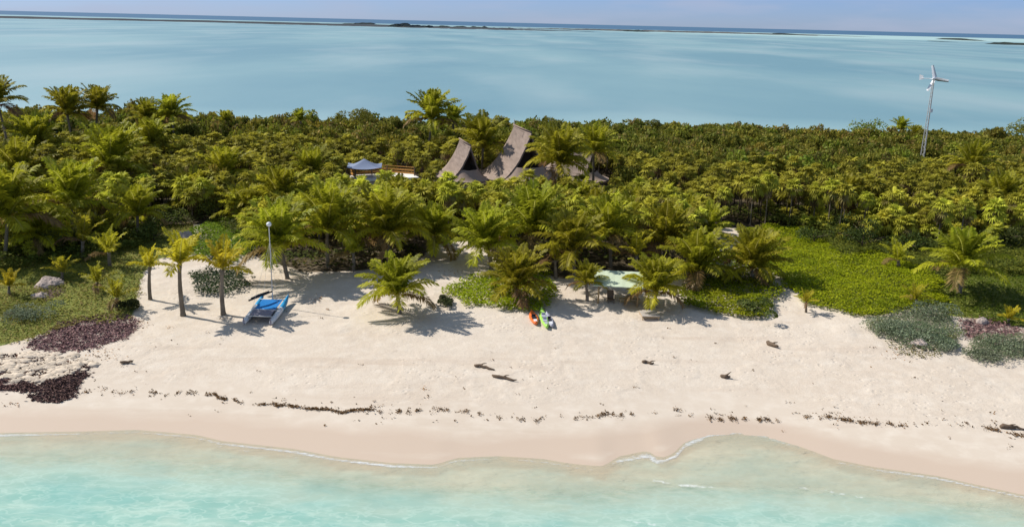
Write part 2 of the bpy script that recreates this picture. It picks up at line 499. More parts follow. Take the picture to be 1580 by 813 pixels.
MT = dict(
    ground=ground_mat(), sea=sea_mat(), lagoon=lagoon_mat(), ocean=ocean_mat(),
    coco=leaf_mat('coconut_frond', .47, .5, .14), fan=leaf_mat('fan_palm_leaf', .40, .6, .1),
    leaf=leaf_mat('shrub_leaf', .34, .6, .15), herb=leaf_mat('creeper_leaf', .45, .6, .1),
    bark=plain('palm_bark', (.20, .165, .125), .9, .1, 5, .35, .6, use_tint=True),
    thatch=plain('dry_thatch', (.335, .26, .215), .95, .05, 3.2, .38, .8, use_tint=True, stretch=(3, 3, .6)),
    gable_shade=plain('painted_gable_shade', (.06, .045, .035), .95, .05, 4, .3),  # near-black colour carries the shade within the open gables
    wood=plain('bare_wood', (.42, .30, .17), .7, .2, 6, .3, .3, stretch=(1, 1, 6), use_tint=True),
    orange_wood=plain('varnished_wood', (.62, .30, .07), .5, .4, 6, .2),
    drift=plain('driftwood', (.16, .115, .08), .9, .1, 7, .4, .6),
    wall=plain('lime_render', (.62, .56, .46), .9, .1, 2, .1),
    deck=plain('white_terrace_floor', (.80, .76, .70), .8, .2, 2, .08),
    canvas=plain('blue_grey_canvas', (.19, .23, .33), .8, .2, 4, .12),
    white=plain('white_gelcoat', (.72, .73, .75), .35, .5, 3, .05),
    metal=plain('galvanised_steel', (.50, .49, .47), .5, .5, 8, .15),
    blue=plain('blue_trampoline', (.004, .16, .46), .6, .3, 5, .15),
    bluepaint=plain('blue_hull_paint', (.02, .28, .55), .4, .5, 5, .1),
    grey=plain('grey_mesh_canvas', (.25, .23, .27), .8, .2, 5, .15),
    black=plain('black_rubber', (.02, .022, .03), .6, .3, 5, .1),
    orange=plain('orange_plastic', (.80, .16, .03), .4, .5, 5, .08),
    lime=plain('lime_plastic', (.34, .62, .10), .4, .5, 5, .08),
    lav=plain('pale_grey_plastic', (.40, .40, .48), .5, .4, 5, .08),
    awning=plain('pale_green_roof', (.50, .57, .42), .6, .3, 3, .12),
    rock=plain('coral_limestone', (.46, .40, .33), .95, .1, 3.5, .38, .8, use_tint=True),
    weed=plain('dry_seaweed', (.14, .078, .032), .9, .1, 6, .45, .4, use_tint=True),
)

# ---------------------------------------------------------------- setting: ground, sea, lagoon, ocean
FRONT = [(-900, 402), (-60, 402), (0, 402), (90, 395), (200, 352), (330, 345), (400, 400), (470, 420), (560, 418), (640, 402), (688, 372), (742, 372),
         (770, 410), (870, 430), (950, 425), (1060, 412), (1100, 372), (1200, 352), (1300, 372), (1450, 392), (1580, 382), (1700, 380), (2500, 380)]
CLEAR = [[(686, 372), (742, 372), (752, 420), (690, 440), (660, 425), (680, 395)],
         [(1088, 368), (1096, 353), (1134, 351), (1148, 372), (1140, 396), (1105, 388)],
         [(575, 270), (610, 268), (612, 285), (575, 288)]]
P_LAWN_L = [(-300, 405), (-60, 405), (60, 394), (150, 360), (200, 345), (300, 345), (300, 395), (245, 398), (222, 420), (208, 470), (206, 492), (120, 498), (50, 520), (0, 535), (-100, 540), (-300, 545)]
P_COVER_R = [(1130, 352), (1200, 348), (1300, 368), (1450, 388), (1600, 378), (1800, 375), (1800, 430), (1440, 470), (1350, 488), (1250, 470), (1195, 420)]
P_LAWN_R = [(1435, 425), (1500, 405), (1580, 405), (1800, 400), (1800, 510), (1580, 505), (1500, 492), (1450, 485)]
P_WEED = [[(40, 532), (95, 497), (150, 484), (205, 488), (212, 515), (180, 530), (110, 545), (60, 542)],
          [(-200, 572), (-60, 572), (0, 568), (25, 590), (70, 597), (95, 585), (145, 566), (118, 612), (95, 618), (60, 604), (20, 606), (-60, 600), (-200, 600)],
          [(1480, 495), (1530, 488), (1580, 508), (1580, 520), (1530, 525), (1490, 525)],
          [(50, 440), (95, 430), (105, 450), (70, 470), (45, 462)],
          [(265, 365), (300, 362), (300, 380), (268, 385)]]


def axis(segs):
    out = []
    for a, b, st in segs: out.append(np.arange(a, b, st))
    out.append([segs[-1][1]]); return np.concatenate(out)


gx = axis([(-60000, -8000, 13000), (-8000, -1000, 1000), (-1000, -160, 70), (-160, -75, 2.5), (-75, 75, .4), (75, 160, 2.5), (160, 1000, 70), (1000, 8000, 1000), (8000, 60000, 13000)])
gy = axis([(-60000, -1000, 9000), (-1000, -100, 100), (-100, 36, 4), (36, 112, .4), (112, 230, 2.0), (230, 1000, 70), (1000, 10000, 900), (10000, 90000, 10000)])
X, Y = np.meshgrid(gx, gy, indexing='ij')
Z = terrain(X, Y)
PX, PY, PZ = proj(np.stack([X, Y, Z], -1))
near = (Y > 30) & (Y < 260) & (np.abs(X) < 300)
s0 = Y - shore_s(X); s1 = Y - shore(X)
front_y = np.interp(PX, [a for a, b in FRONT], [b for a, b in FRONT])
litter = ((PY < front_y) & near).astype(float)
litter = np.where(Y > lagoon_shore(X) - 3, 0, litter)
litter = np.where((np.abs(X) >= 300) & (s0 > 50) & (Y < 185), 1, litter)
for pl in CLEAR: litter = np.where(inpoly(PX, PY, pl), 0, litter)
grass = np.zeros_like(X)
for pl in (P_LAWN_L, P_LAWN_R, P_COVER_R): grass = np.where(inpoly(PX, PY, pl) & near, 1, grass)
weed = np.zeros_like(X)
for pl in P_WEED: weed = np.where(inpoly(PX, PY, pl) & near, .62, weed)


def blur(A, n=1):
    for _ in range(n):
        A = A.copy(); A[1:-1, 1:-1] = (A[1:-1, 1:-1] * 2 + A[:-2, 1:-1] + A[2:, 1:-1] + A[1:-1, :-2] + A[1:-1, 2:]) / 6
    return A


litter, grass, weed = blur(litter, 3), blur(grass, 3), blur(weed, 2)
wet = np.interp(s0 + (fbm(X * .08, Y * .02, 31) - .5) * 2, [-3, 0, 1.6, 3.6, 5.2], [.1, .45, .8, .42, 0])
dry = np.clip((s0 - 6.5) / 2.5, 0, 1)
wet = np.maximum(wet, np.interp(s1, [0, .8, 2.4], [.6, .75, 0]) * (s1 > -1))
mb = MB(); mb.grid(np.stack([X, Y, Z], -1))
g = mb.build('ground', MT['ground'], smooth=True); tag(g, kind='structure')
for nm, A in (('litter', litter), ('grass', grass), ('weed', weed), ('wet', wet), ('dry', dry)):
    a = g.data.attributes.new(nm, 'FLOAT', 'POINT'); a.data.foreach_set('value', A.astype(np.float32).ravel())

# sea in front of the beach
gx = axis([(-60000, -1000, 9000), (-1000, -60, 60), (-60, 60, .25), (60, 1000, 60), (1000, 60000, 9000)])
gy = axis([(-60000, -1000, 9000), (-1000, -40, 80), (-40, 30, 5), (30, 58, .2)])
X, Y = np.meshgrid(gx, gy, indexing='ij')
T = terrain(X, Y)
fin = (np.abs(X) < 60) & (Y > 25)
wob = np.where(fin, (fbm(X * .35, Y * .9, 50) - .5) * .16 * np.clip((.02 - T) / .5, 0, 1), 0)
ZZ = .02 + wob
ZZ = np.where(Y - shore_s(X) > 4.5, np.minimum(ZZ, T - .15), ZZ)
dep = np.clip(ZZ - T, -.2, 8)
mb = MB(); mb.grid(np.stack([X, Y, ZZ], -1))
sea = mb.build('sea', MT['sea'], smooth=True); tag(sea, kind='structure')
edge = np.exp(-((Y - shore(X) - .02) / .20) ** 2) * (.38 + .75 * fbm(X * .25, Y * 0, 97))
# streaks of broken foam further out, placed where small waves fold
sx = Y - shore_s(X)
crest = np.exp(-((sx + 5.2 + 1.3 * np.sin(X * .21 + 1) + .6 * np.sin(X * .53)) / .16) ** 2) * np.clip((vnoise(X * .13, Y * 0, 91) - .52) * 4, 0, 1) * .62
crest2 = np.exp(-((sx + 1.9 + .7 * np.sin(X * .31 + 2.2)) / .13) ** 2) * np.clip((vnoise(X * .2, Y * 0 + 3, 93) - .5) * 4, 0, 1) * .55
foam = np.maximum(np.maximum(edge, crest * .8), crest2 * .6)
FOAM_LINES = [([(1180, 674), (1220, 690), (1262, 708), (1305, 738)], .45, .14), ([(1010, 741), (1050, 749), (1105, 752)], .75, .16), ([(1232, 752), (1268, 756), (1330, 768)], .7, .18),
              ([(958, 801), (985, 806), (1010, 810)], .95, .20), ([(330, 688), (380, 696), (440, 704), (520, 716)], .5, .18), ([(955, 712), (1000, 704), (1018, 716)], .85, .22),
              ([(1040, 708), (1058, 688), (1085, 675)], .9, .14), ([(360, 803), (400, 807), (440, 804)], .7, .2), ([(700, 812), (760, 806)], .5, .15), ([(840, 806), (870, 810)], .6, .15)]
for ln_, am_, wd_ in FOAM_LINES:
    q = np.array([on_z(a, b)[:2] for a, b in ln_])
    dmin = np.full(X.shape, 1e9)
    box_ = (X > q[:, 0].min() - 2) & (X < q[:, 0].max() + 2) & (Y > q[:, 1].min() - 2) & (Y < q[:, 1].max() + 2)
    xx, yy = X[box_], Y[box_]; dm = np.full(xx.shape, 1e9)
    for a, b in zip(q[:-1], q[1:]):
        ab = b - a; t = np.clip(((xx - a[0]) * ab[0] + (yy - a[1]) * ab[1]) / (ab @ ab), 0, 1)
        dm = np.minimum(dm, np.hypot(xx - a[0] - t * ab[0], yy - a[1] - t * ab[1]))
    dmin[box_] = dm
    wob_ = (fbm(X * 1.1, Y * 1.1, 65) - .5) * .5
    foam = np.maximum(foam, am_ * np.exp(-(np.maximum(dmin + wob_, 0) / wd_) ** 2) * (.6 + .6 * fbm(X * 2.3, Y * 2.3, 66)))
fs_ = Y - deep(X) + (fbm(X * .5, Y * .5, 67) - .5) * 1.6
front = np.exp(-(np.where(fs_ > 0, fs_ / .5, fs_ / 1.3)) ** 2) * (.35 + .8 * fbm(X * .12, Y * 0, 68))
for nm, A in (('depth', dep), ('foam', foam), ('front', front)):
    a = sea.data.attributes.new(nm, 'FLOAT', 'POINT'); a.data.foreach_set('value', A.astype(np.float32).ravel())

# lagoon behind the spit
OCEAN_Y = 6000.0
gx = axis([(-30000, -4000, 2000), (-4000, 4000, 60), (4000, 30000, 2000)])
gy = axis([(182, 400, 8), (400, 1500, 40), (1500, OCEAN_Y, 90)])
X, Y = np.meshgrid(gx, gy, indexing='ij')
mb = MB(); mb.grid(np.stack([X, Y, np.full_like(X, .02)], -1))
lag = mb.build('lagoon', MT['lagoon'], smooth=True); tag(lag, kind='structure')
shoal = np.clip(1 - (Y - lagoon_shore(X)) / 130, 0, 1) * .85
ang = X / Y
shoal = np.maximum(shoal, np.clip((Y - 2500) / 1200, 0, 1) * np.clip((ang + .12) / .5, 0, 1) * 1.1)
shoal = np.maximum(shoal, np.clip((Y - 3300) / 900, 0, 1) * .45)
a = lag.data.attributes.new('shoal', 'FLOAT', 'POINT'); a.data.foreach_set('value', shoal.astype(np.float32).ravel())
mb = MB(); mb.box((0, (OCEAN_Y + 160000) / 2 + 2, -.5), (400000, 160000 - OCEAN_Y, 1.0))
tag(mb.build('ocean', MT['ocean']), kind='structure')

# ---------------------------------------------------------------- leaf generators
UPV = np.array((0, 0, 1.0))


def coconut_crown(mb, seed, n=20, L=1.0, yellow=0.0, droop=1.0, m=40, dead=2, leafw=.021):
    """fronds of about length L around the origin"""
    r = np.random.default_rng(seed)
    for i in range(n):
        t = (i + .5) / n
        az = i * 2.39996 + r.uniform(-.25, .25)
        e0 = math.radians(np.interp(t, [0, .25, .6, 1], [89, 80, 64, 18]) + r.uniform(-7, 7))
        bend = math.radians(np.interp(t, [0, .3, 1], [12, 38, 88]) * droop + r.uniform(-10, 10))
        Lf = L * np.interp(t, [0, .12, .5, 1], [.66, .95, 1.05, .92]) * r.uniform(.88, 1.08)
        K = 11
        s = np.linspace(0, 1, K)
        el = e0 - bend * s ** 1.25
        sw = r.uniform(-.22, .22)
        azs = az + sw * s ** 1.5
        d = np.stack([np.cos(el) * np.cos(azs), np.cos(el) * np.sin(azs), np.sin(el)], 1)
        P = np.vstack([np.zeros(3), np.cumsum((d[:-1] + d[1:]) / 2 * (Lf / (K - 1)), 0)])
        # colour of this frond
        g = np.array((.27, .275, .020)) * r.uniform(.6, 1.4)
        yl = np.array((.54, .47, .03)); br = np.array((.28, .18, .075))
        k = np.clip(yellow + max(0, t - .5) * r.uniform(.2, 1.5) + r.uniform(-.05, .12), 0, 1)
        col = g * (1 - k) + yl * k
        isdead = i >= n - dead
        if isdead: col = br
        # rachis
        wv = np.cross(d, UPV); wv /= np.linalg.norm(wv, axis=1)[:, None] + 1e-6
        nv = np.cross(wv, d)
        w = (.022 * L) * np.linspace(1, .25, K)[:, None]
        rc = br * 1.1 if isdead else np.array((.46, .42, .09))
        G = np.stack([P - wv * w, P + nv * w * .7, P + wv * w], 1)
        mb.grid(G, rc)
        # leaflets
        ss = np.linspace(.12, .995, m)
        ll = .26 * L * np.sin(np.pi * np.clip(.16 + .80 * ss, 0, 1)) ** .75 + .03 * L
        PP = np.stack([np.interp(ss, s, P[:, c]) for c in range(3)], 1)
        DD = np.stack([np.interp(ss, s, d[:, c]) for c in range(3)], 1)
        WW = np.stack([np.interp(ss, s, wv[:, c]) for c in range(3)], 1)
        NN = np.cross(WW, DD)
        torn = 1 - .55 * (vnoise(ss * 7 + i * 3.1, ss * 0 + seed, 5) > .74)
        for sd in (-1, 1):
            j = (r.uniform(.8, 1.12, m) * torn)[:, None]
            dirv = WW * sd * .78 + DD * .58 + NN * r.uniform(.05, .34, m)[:, None]
            dirv /= np.linalg.norm(dirv, axis=1)[:, None]
            mid = PP + dirv * (ll[:, None] * .5 * j)
            tip = PP + dirv * (ll[:, None] * j) - UPV * (ll[:, None] * r.uniform(.22, .5, m)[:, None])
            hw = DD * (leafw * L)
            V = np.stack([PP - hw * .5, mid - hw, tip, mid + hw], 1).reshape(-1, 3)
            q = np.arange(m)[:, None] * 4 + np.arange(4)
            cc = col * r.uniform(.75, 1.25, (m, 1))
            tipc = cc * (1 + .25 * k) + np.array((.03, .02, 0)) * k
            mb.add(V, q, np.stack([cc, cc, tipc, cc], 1).reshape(-1, 3))


def fan_crown(mb, seed, n=24, R=1.0, seg=11, dead=3, tone=1.0):
    """rounded head of fan leaves; R = reach of a leaf from the growing point"""
    r = np.random.default_rng(seed)
    base = np.array((.375, .36, .040)) * tone
    for i in range(n + dead):
        hang = i >= n
        t = (i + .5) / n
        az = i * 2.39996 + r.uniform(-.3, .3)
        el = math.radians(np.interp(t, [0, .4, 1], [86, 46, -38]) + r.uniform(-10, 10)) if not hang else math.radians(r.uniform(-78, -48))
        d = np.array((math.cos(el) * math.cos(az), math.cos(el) * math.sin(az), math.sin(el)))
        pl = R * (.50 if not hang else .42) * r.uniform(.85, 1.15)
        c0 = d * pl - UPV * .05 * R
        side = np.cross(d, UPV); side /= np.linalg.norm(side) + 1e-6
        nrm = np.cross(side, d)
        # blade tilts outwards and down
        tl = math.radians(r.uniform(5, 45)); fwd = d * math.cos(tl) - nrm * math.sin(tl)
        nn = np.cross(side, fwd)
        rl = R * r.uniform(.46, .60)
        an = np.linspace(-2.0, 2.0, seg)
        dirs = fwd[None] * np.cos(an)[:, None] + side[None] * np.sin(an)[:, None]
        tang = -fwd[None] * np.sin(an)[:, None] + side[None] * np.cos(an)[:, None]
        ln = rl * (.75 + .25 * np.cos(an * .6))[:, None] * r.uniform(.88, 1.08, seg)[:, None]
        cup = nn[None] * (.10 * rl)
        hw = tang * (ln * .52 * 2.0 * 2 / seg * .58)
        mid = c0 + dirs * ln * .52 + cup
        tip = c0 + dirs * ln - nn[None] * .04 * rl - UPV * ln * r.uniform(0, .38, seg)[:, None]
        b0 = np.tile(c0, (seg, 1))
        V = np.stack([b0, mid - hw + nn * .05 * rl, tip, mid + hw - nn * .05 * rl], 1).reshape(-1, 3)
        if hang: col = np.array((.25, .175, .095)) * r.uniform(.6, 1.2)
        else:
            col = base * r.uniform(.55, 1.35) * (1.15 - .4 * t)
            if t > .75 and r.random() < .25: col = np.array((.26, .22, .07)) * r.uniform(.8, 1.1)
        cc = np.tile(col, (seg * 4, 1)); cc = cc * np.repeat(r.uniform(.82, 1.18, (seg, 1)), 4, 0)
        mb.add(V, np.arange(seg)[:, None] * 4 + np.arange(4), cc)
        w = side * .014 * R
        mb.add([-w * 0, w * 0 + c0 * .0 + w, c0 + w, c0 - w], [(0, 1, 2, 3)], (.20, .21, .06) if not hang else (.2, .14, .08))


def leaf_clump(mb, seed, rad, n, size, cols, lumps=7, bottom=.15):
    """leaf faces through the volume of several overlapping lobes; centre of the bottom at the origin"""
    r = np.random.default_rng(seed)
    rad = np.asarray(rad, float)
    cen = r.normal(0, .42, (lumps, 3)) * rad * np.array((1, 1, .55)); cen[:, 2] = np.abs(cen[:, 2]) + rad[2] * .35
    cen[0] = (0, 0, rad[2] * .6)
    lr = r.uniform(.32, .62, lumps)
    k = r.integers(0, lumps, n)
    u = r.normal(0, 1, (n, 3)); u /= np.linalg.norm(u, axis=1)[:, None]
    u[:, 2] = np.where(u[:, 2] < -.35, -u[:, 2], u[:, 2])
    rr = r.uniform(.62, 1.06, n) ** .6
    P = cen[k] + u * rr[:, None] * lr[k][:, None] * rad
    P[:, 2] = np.maximum(P[:, 2], bottom * rad[2] * r.uniform(0, 1, n))
    nv = u * .7 + r.normal(0, .55, (n, 3)); nv /= np.linalg.norm(nv, axis=1)[:, None]
    a = np.cross(nv, r.normal(0, 1, (n, 3))); a /= np.linalg.norm(a, axis=1)[:, None]
    b = np.cross(nv, a)
    s = (size * r.uniform(.6, 1.35, n))[:, None]
    V = np.stack([P - a * s, P + b * s * .55 + nv * s * .12, P + a * s, P - b * s * .55 + nv * s * .12], 1).reshape(-1, 3)
    cols = np.asarray(cols, float)
    lumpc = r.integers(0, len(cols), lumps)
    c = cols[np.where(r.random(n) < .65, lumpc[k], r.integers(0, len(cols), n))] * r.uniform(.7, 1.3, (n, 1))
    mb.add(V, np.arange(n)[:, None] * 4 + np.arange(4), np.repeat(c, 4, 0))


def branches(mb, seed, h, spread, r0_=.09, n=6, tint=(.7, .65, .6)):
    r = np.random.default_rng(seed)
    mb.tube([(0, 0, -.3), (r.uniform(-.1, .1), r.uniform(-.1, .1), h * .35), (r.uniform(-.2, .2), r.uniform(-.2, .2), h * .6)], [r0_ * 1.3, r0_, r0_ * .7], 6, tint)
    for i in range(n):
        a = i * 2.4 + r.uniform(-.4, .4); e = r.uniform(.4, .9)
        q0 = np.array((0, 0, h * r.uniform(.2, .5)))
        q1 = q0 + np.array((math.cos(a) * spread * .45, math.sin(a) * spread * .45, h * .22))
        q2 = q1 + np.array((math.cos(a + .3) * spread * .4, math.sin(a + .3) * spread * .4, h * .2 * e))
        mb.tube([q0, q1, q2], [r0_ * .6, r0_ * .4, r0_ * .15], 5, tint)


# ---------------------------------------------------------------- coconut palms
COCO = []
for v in range(6):
    mb = MB(); coconut_crown(mb, 100 + v, n=30 + v % 3 * 3, L=1.0, yellow=.10 + .05 * (v % 3), droop=[1.0, .85, 1.1, .95, 1.05, .9][v]); COCO.append(mb.mesh('crown', MT['coco']))
YOUNG = []
for v in range(3):
    mb = MB(); coconut_crown(mb, 140 + v, n=9 + v, L=1.0, yellow=.8, droop=.75, m=28, dead=0, leafw=.032); YOUNG.append(mb.mesh('crown', MT['coco']))
SEED = []
for v in range(3):
    mb = MB(); coconut_crown(mb, 160 + v, n=9 + v, L=1.0, yellow=.28 + .1 * v, droop=.8, m=24, dead=1, leafw=.028); SEED.append(mb.mesh('crown', MT['coco']))
COCO_XY = []


def coconut(cx, cy, w, base=None, depth=None, label='', group=None, kind='coco', v=0, name='coconut_palm', zmin=.35):
    if base is not None:
        b = at(*base); Yd = b[1]
    else:
        Yd = depth
    cy = cy + .13 * w * (kind == 'coco')
    top = on_plane_y(cx, cy, Yd)
    if base is None:
        b = np.array((top[0] + rng.uniform(-.6, .6), Yd, 0)); b[2] = float(terrain(b[0], b[1]))
    _, _, z = proj(top)
    L = w / 2 / (F0 / z) * 1.3
    hgt = max(zmin, top[2] - b[2])
    off = top[:2] - b[:2]
    o = empty(name, b, label, 'palm tree', group)
    mb = MB(); k = 9
    s = np.linspace(0, 1, k)
    bow = rng.uniform(-.12, .12, 2) * hgt * .3
    P = np.stack([off[0] * s ** 1.4 + bow[0] * np.sin(s * math.pi), off[1] * s ** 1.4 + bow[1] * np.sin(s * math.pi), -.25 + (hgt + .25) * s], 1)
    rb = np.clip(.045 * L + .06, .07, .2)
    rad = rb * np.interp(s, [0, .12, .3, .9, 1], [1.55, 1.15, .95, .8, 1.0])
    ring = 1 + .06 * np.sin(s * 40)
    tn = np.repeat(np.stack([rng.uniform(.75, 1.2, k)] * 3, 1), 9, 0); tn = np.vstack([tn, np.ones((2, 3))])
    mb.tube(P, rad * ring, 9, tn)
    mb.build('trunk', MT['bark'], o, smooth=True)
    src = {'coco': COCO, 'young': YOUNG, 'seed': SEED}[kind]
    me = src[v % len(src)]
    c = link('crown', me, o, (off[0], off[1], hgt - .04 * L), scale=(L, L, L * rng.uniform(.95, 1.08)), rz=rng.uniform(0, 6.28))
    c.rotation_euler[0] = rng.uniform(-.14, .14); c.rotation_euler[1] = rng.uniform(-.14, .14)
    COCO_XY.append((b[0], b[1], L, hgt))
    return o


FRONT_PALMS = [
    # crown px, crown width px, base px, label
    (613, 440, 112, (616, 484), 'lone low coconut palm with long arching fronds out on the open sand'),
    (797, 428, 108, (796, 462), 'coconut palm rising out of the round green creeper patch behind the kayaks'),
    (1012, 438, 98, (1010, 474), 'coconut palm leaning over the pale green beach shelter, beside the box'),
    (904, 430, 58, (906, 464), 'small coconut palm at the left post of the pale green shelter'),
    (1078, 402, 118, (1076, 437), 'broad coconut palm at the left edge of the creeper bushes right of the shelter'),
    (1160, 398, 105, (1160, 432), 'coconut palm in front of the small white sand clearing'),
    (434, 366, 132, (444, 430), 'large coconut palm directly behind the beached catamaran'),
    (505, 342, 125, (506, 412), 'tall leafy coconut palm at the grove edge right of the catamaran'),
    (600, 345, 130, (600, 405), 'wide coconut palm behind the lone low palm on the sand'),
    (886, 372, 112, (886, 428), 'coconut palm at the grove edge right of the creeper patch, beside the shelter'),
    (1024, 362, 108, (1024, 412), 'coconut palm standing behind the pale green shelter, on its right'),
    (942, 350, 100, (942, 412), 'coconut palm standing behind the pale green shelter, on its left'),
    (824, 342, 128, (824, 402), 'dark dense coconut palm behind the creeper patch palm'),
    (752, 368, 112, (758, 415), 'coconut palm at the right side of the sandy path into the grove'),
    (432, 305, 110, None, 'coconut palm second in from the beach behind the catamaran'),
    (1487, 398, 118, (1480, 452), 'solitary coconut palm with dry fronds on the green dune at right'),
]
for i, (cx, cy, w, bs, lb) in enumerate(FRONT_PALMS):
    coconut(cx, cy, w, base=bs, depth=None if bs else 101.0, label=lb, group='coconut palms along the beach edge', v=i)
for i, (cx, cy, w, bs, lb) in enumerate([
        (231, 412, 62, (232, 462), 'leftmost and greenest of the three slim young palms on the sand'),
        (277, 408, 92, (283, 487), 'young palm with bright yellow fronds, middle of the three slim ones'),
        (343, 416, 88, (345, 485), 'young palm with bright yellow fronds beside the catamaran')]):
    coconut(cx, cy, w, base=bs, label=lb, group='three young yellow palms', kind='young', v=i, name='young_palm')
for i, (cx, cy, w, bs, lb, k) in enumerate([
        (168, 390, 66, (170, 412), 'bushy low coconut palm on the grassy dune at left', 'seed'),
        (180, 460, 58, (180, 478), 'low young palm above the brown seaweed bank at left', 'seed'),
        (1386, 402, 56, (1386, 415), 'small coconut seedling at the top of the bright green creeper field', 'seed'),
        (1414, 462, 46, (1414, 474), 'small seedling palm at the edge between creeper field and grey shrubs', 'seed'),
        (1556, 492, 40, (1556, 500), 'small yellow seedling palm above the purple weed at right', 'young'),
        (14, 442, 44, (14, 456), 'small yellow seedling palm on the far left dune', 'young'),
        (1244, 466, 34, (1244, 482), 'tiny dry seedling at the sandy margin of the creeper field', 'seed'),
        (545, 390, 70, (545, 418), 'low coconut palm in the grove edge left of the lone palm', 'seed'),
        (670, 352, 92, (668, 395), 'coconut palm at the left side of the sandy path into the grove', 'coco'),
        (982, 395, 70, (980, 430), 'short coconut palm right behind the roof of the shelter', 'seed'),
        (856, 402, 60, (858, 430), 'short coconut palm in the shade right of the creeper patch', 'seed'),
        (110, 300, 120, (110, 372), 'dark coconut palm at the back of the left dune', 'coco'),
        (60, 352, 90, (62, 392), 'shaded coconut palm over the leafy shrubs at the back of the left dune', 'coco'),
        (128, 372, 74, (128, 398), 'small coconut palm in the scrub edge above the left dune lawn', 'seed'),
        (212, 322, 88, (212, 366), 'coconut palm at the grove foot above the leftmost slim young palm', 'coco'),
        (96, 420, 50, (96, 432), 'low seedling palm on the lawn just right of the grey boulder', 'seed'),
        (150, 436, 54, (150, 448), 'low seedling palm on the lawn between the boulder and the brown bank', 'seed'),
        (12, 318, 150, (8, 400), 'big shaded coconut palm at the left edge of the photo', 'coco')]):
    coconut(cx, cy, w, base=bs, label=lb, group='coconut palms of the dune and grove edge', kind=k, v=i + 2, zmin=.3)
BACK_PALMS = [
    (170, 245, 120, 112, 'coconut palm with splayed fronds and visible trunk amid the left grove'),
    (-4, 150, 80, 128, 'tallest coconut palm, cut by the left edge of the photo against the lagoon'),
    (104, 168, 72, 142, 'left one of two tall coconut palms standing up against the lagoon'),
    (150, 160, 66, 146, 'right one of two tall coconut palms standing up against the lagoon'),
    (226, 176, 58, 150, 'coconut palm showing over the left treeline, left of a pair'),
    (266, 172, 64, 150, 'coconut palm showing over the left treeline, right of a pair'),
    (346, 186, 34, 155, 'small coconut top poking over the treeline right of the pair'),
    (464, 182, 34, 158, 'small coconut top over the treeline above the catamaran'),
    (666, 176, 78, 148, 'tall coconut palm over the treeline left of the thatched roofs'),
    (699, 184, 52, 152, 'shorter coconut palm next to the tall one left of the thatched roofs'),
    (745, 216, 96, 132, 'coconut palm between the two tall thatched roofs'),
    (862, 240, 100, 112, 'coconut palm with yellow fronds hanging in front of the big thatched roof'),
    (916, 226, 76, 122, 'coconut palm over the low hut right of the big thatched roof'),
    (1390, 196, 34, 182, 'coconut top on the skyline just left of the wind turbine'),
    (1412, 206, 26, 178, 'tiny coconut top touching the wind turbine mast'),
    (1302, 300, 70, 112, 'coconut palm among fan palms left of the turbine'),
    (1500, 250, 70, 128, 'coconut palm among fan palms right of the turbine'),
    (300, 300, 96, 110, 'coconut palm within the left grove above the young palms'),
    (60, 215, 90, 125, 'coconut palm crown in the far left grove below the tall pair'),
    (235, 215, 84, 130, 'coconut palm crown in the left grove below the treeline pair'),
    (345, 262, 80, 116, 'coconut palm crown in the grove left of the terrace'),
    (462, 338, 96, 100, 'coconut palm in the second row right behind the catamaran mast'),
    (556, 332, 100, 101, 'coconut palm of the second row between the catamaran palms and the wide one'),
    (650, 330, 96, 102, 'coconut palm left of the path, second row, below the terrace'),
    (690, 318, 84, 104, 'coconut palm below the pointed end of the small thatched roof'),
    (782, 330, 92, 102, 'coconut palm of the second row straight above the kayaks'),
    (862, 326, 88, 103, 'coconut palm of the second row above the shaded right side of the creeper patch'),
    (918, 332, 92, 102, 'coconut palm of the second row above the left post of the shelter'),
    (968, 342, 90, 100, 'coconut palm of the second row directly above the shelter roof'),
    (1058, 345, 92, 101, 'coconut palm of the second row, rightmost before the sand clearing'),
    (1088, 372, 76, 99, 'coconut palm beside the small white sand clearing, on its left'),
    (480, 262, 84, 117, 'coconut palm crown in the grove next to the terrace canopy'),
    (612, 318, 96, 102, 'coconut palm below the terrace railing'),
    (540, 326, 84, 100, 'coconut palm below the terrace canopy'),
    (812, 322, 80, 103, 'coconut palm in front of the big thatched roof'),
    (895, 312, 78, 106, 'coconut palm right below the yellow-fronded palm at the big roof'),
    (985, 320, 80, 105, 'coconut palm in the second row right of the roofs'),
    (726, 340, 90, 101, 'coconut palm below the small thatched roof'),
    (385, 322, 90, 103, 'coconut palm behind the large one at the catamaran, on its left'),
    (1545, 302, 80, 112, 'coconut palm in the grove at the right edge of the photo'),
    (35, 262, 110, 112, 'dark coconut crown in the grove at the left edge'),
]
for i, (cx, cy, w, dp, lb) in enumerate(BACK_PALMS):
    coconut(cx, cy, w, depth=dp, label=lb, group='coconut palms rising from the grove', v=i * 5 + 1, zmin=.8)

# ---------------------------------------------------------------- thatched houses


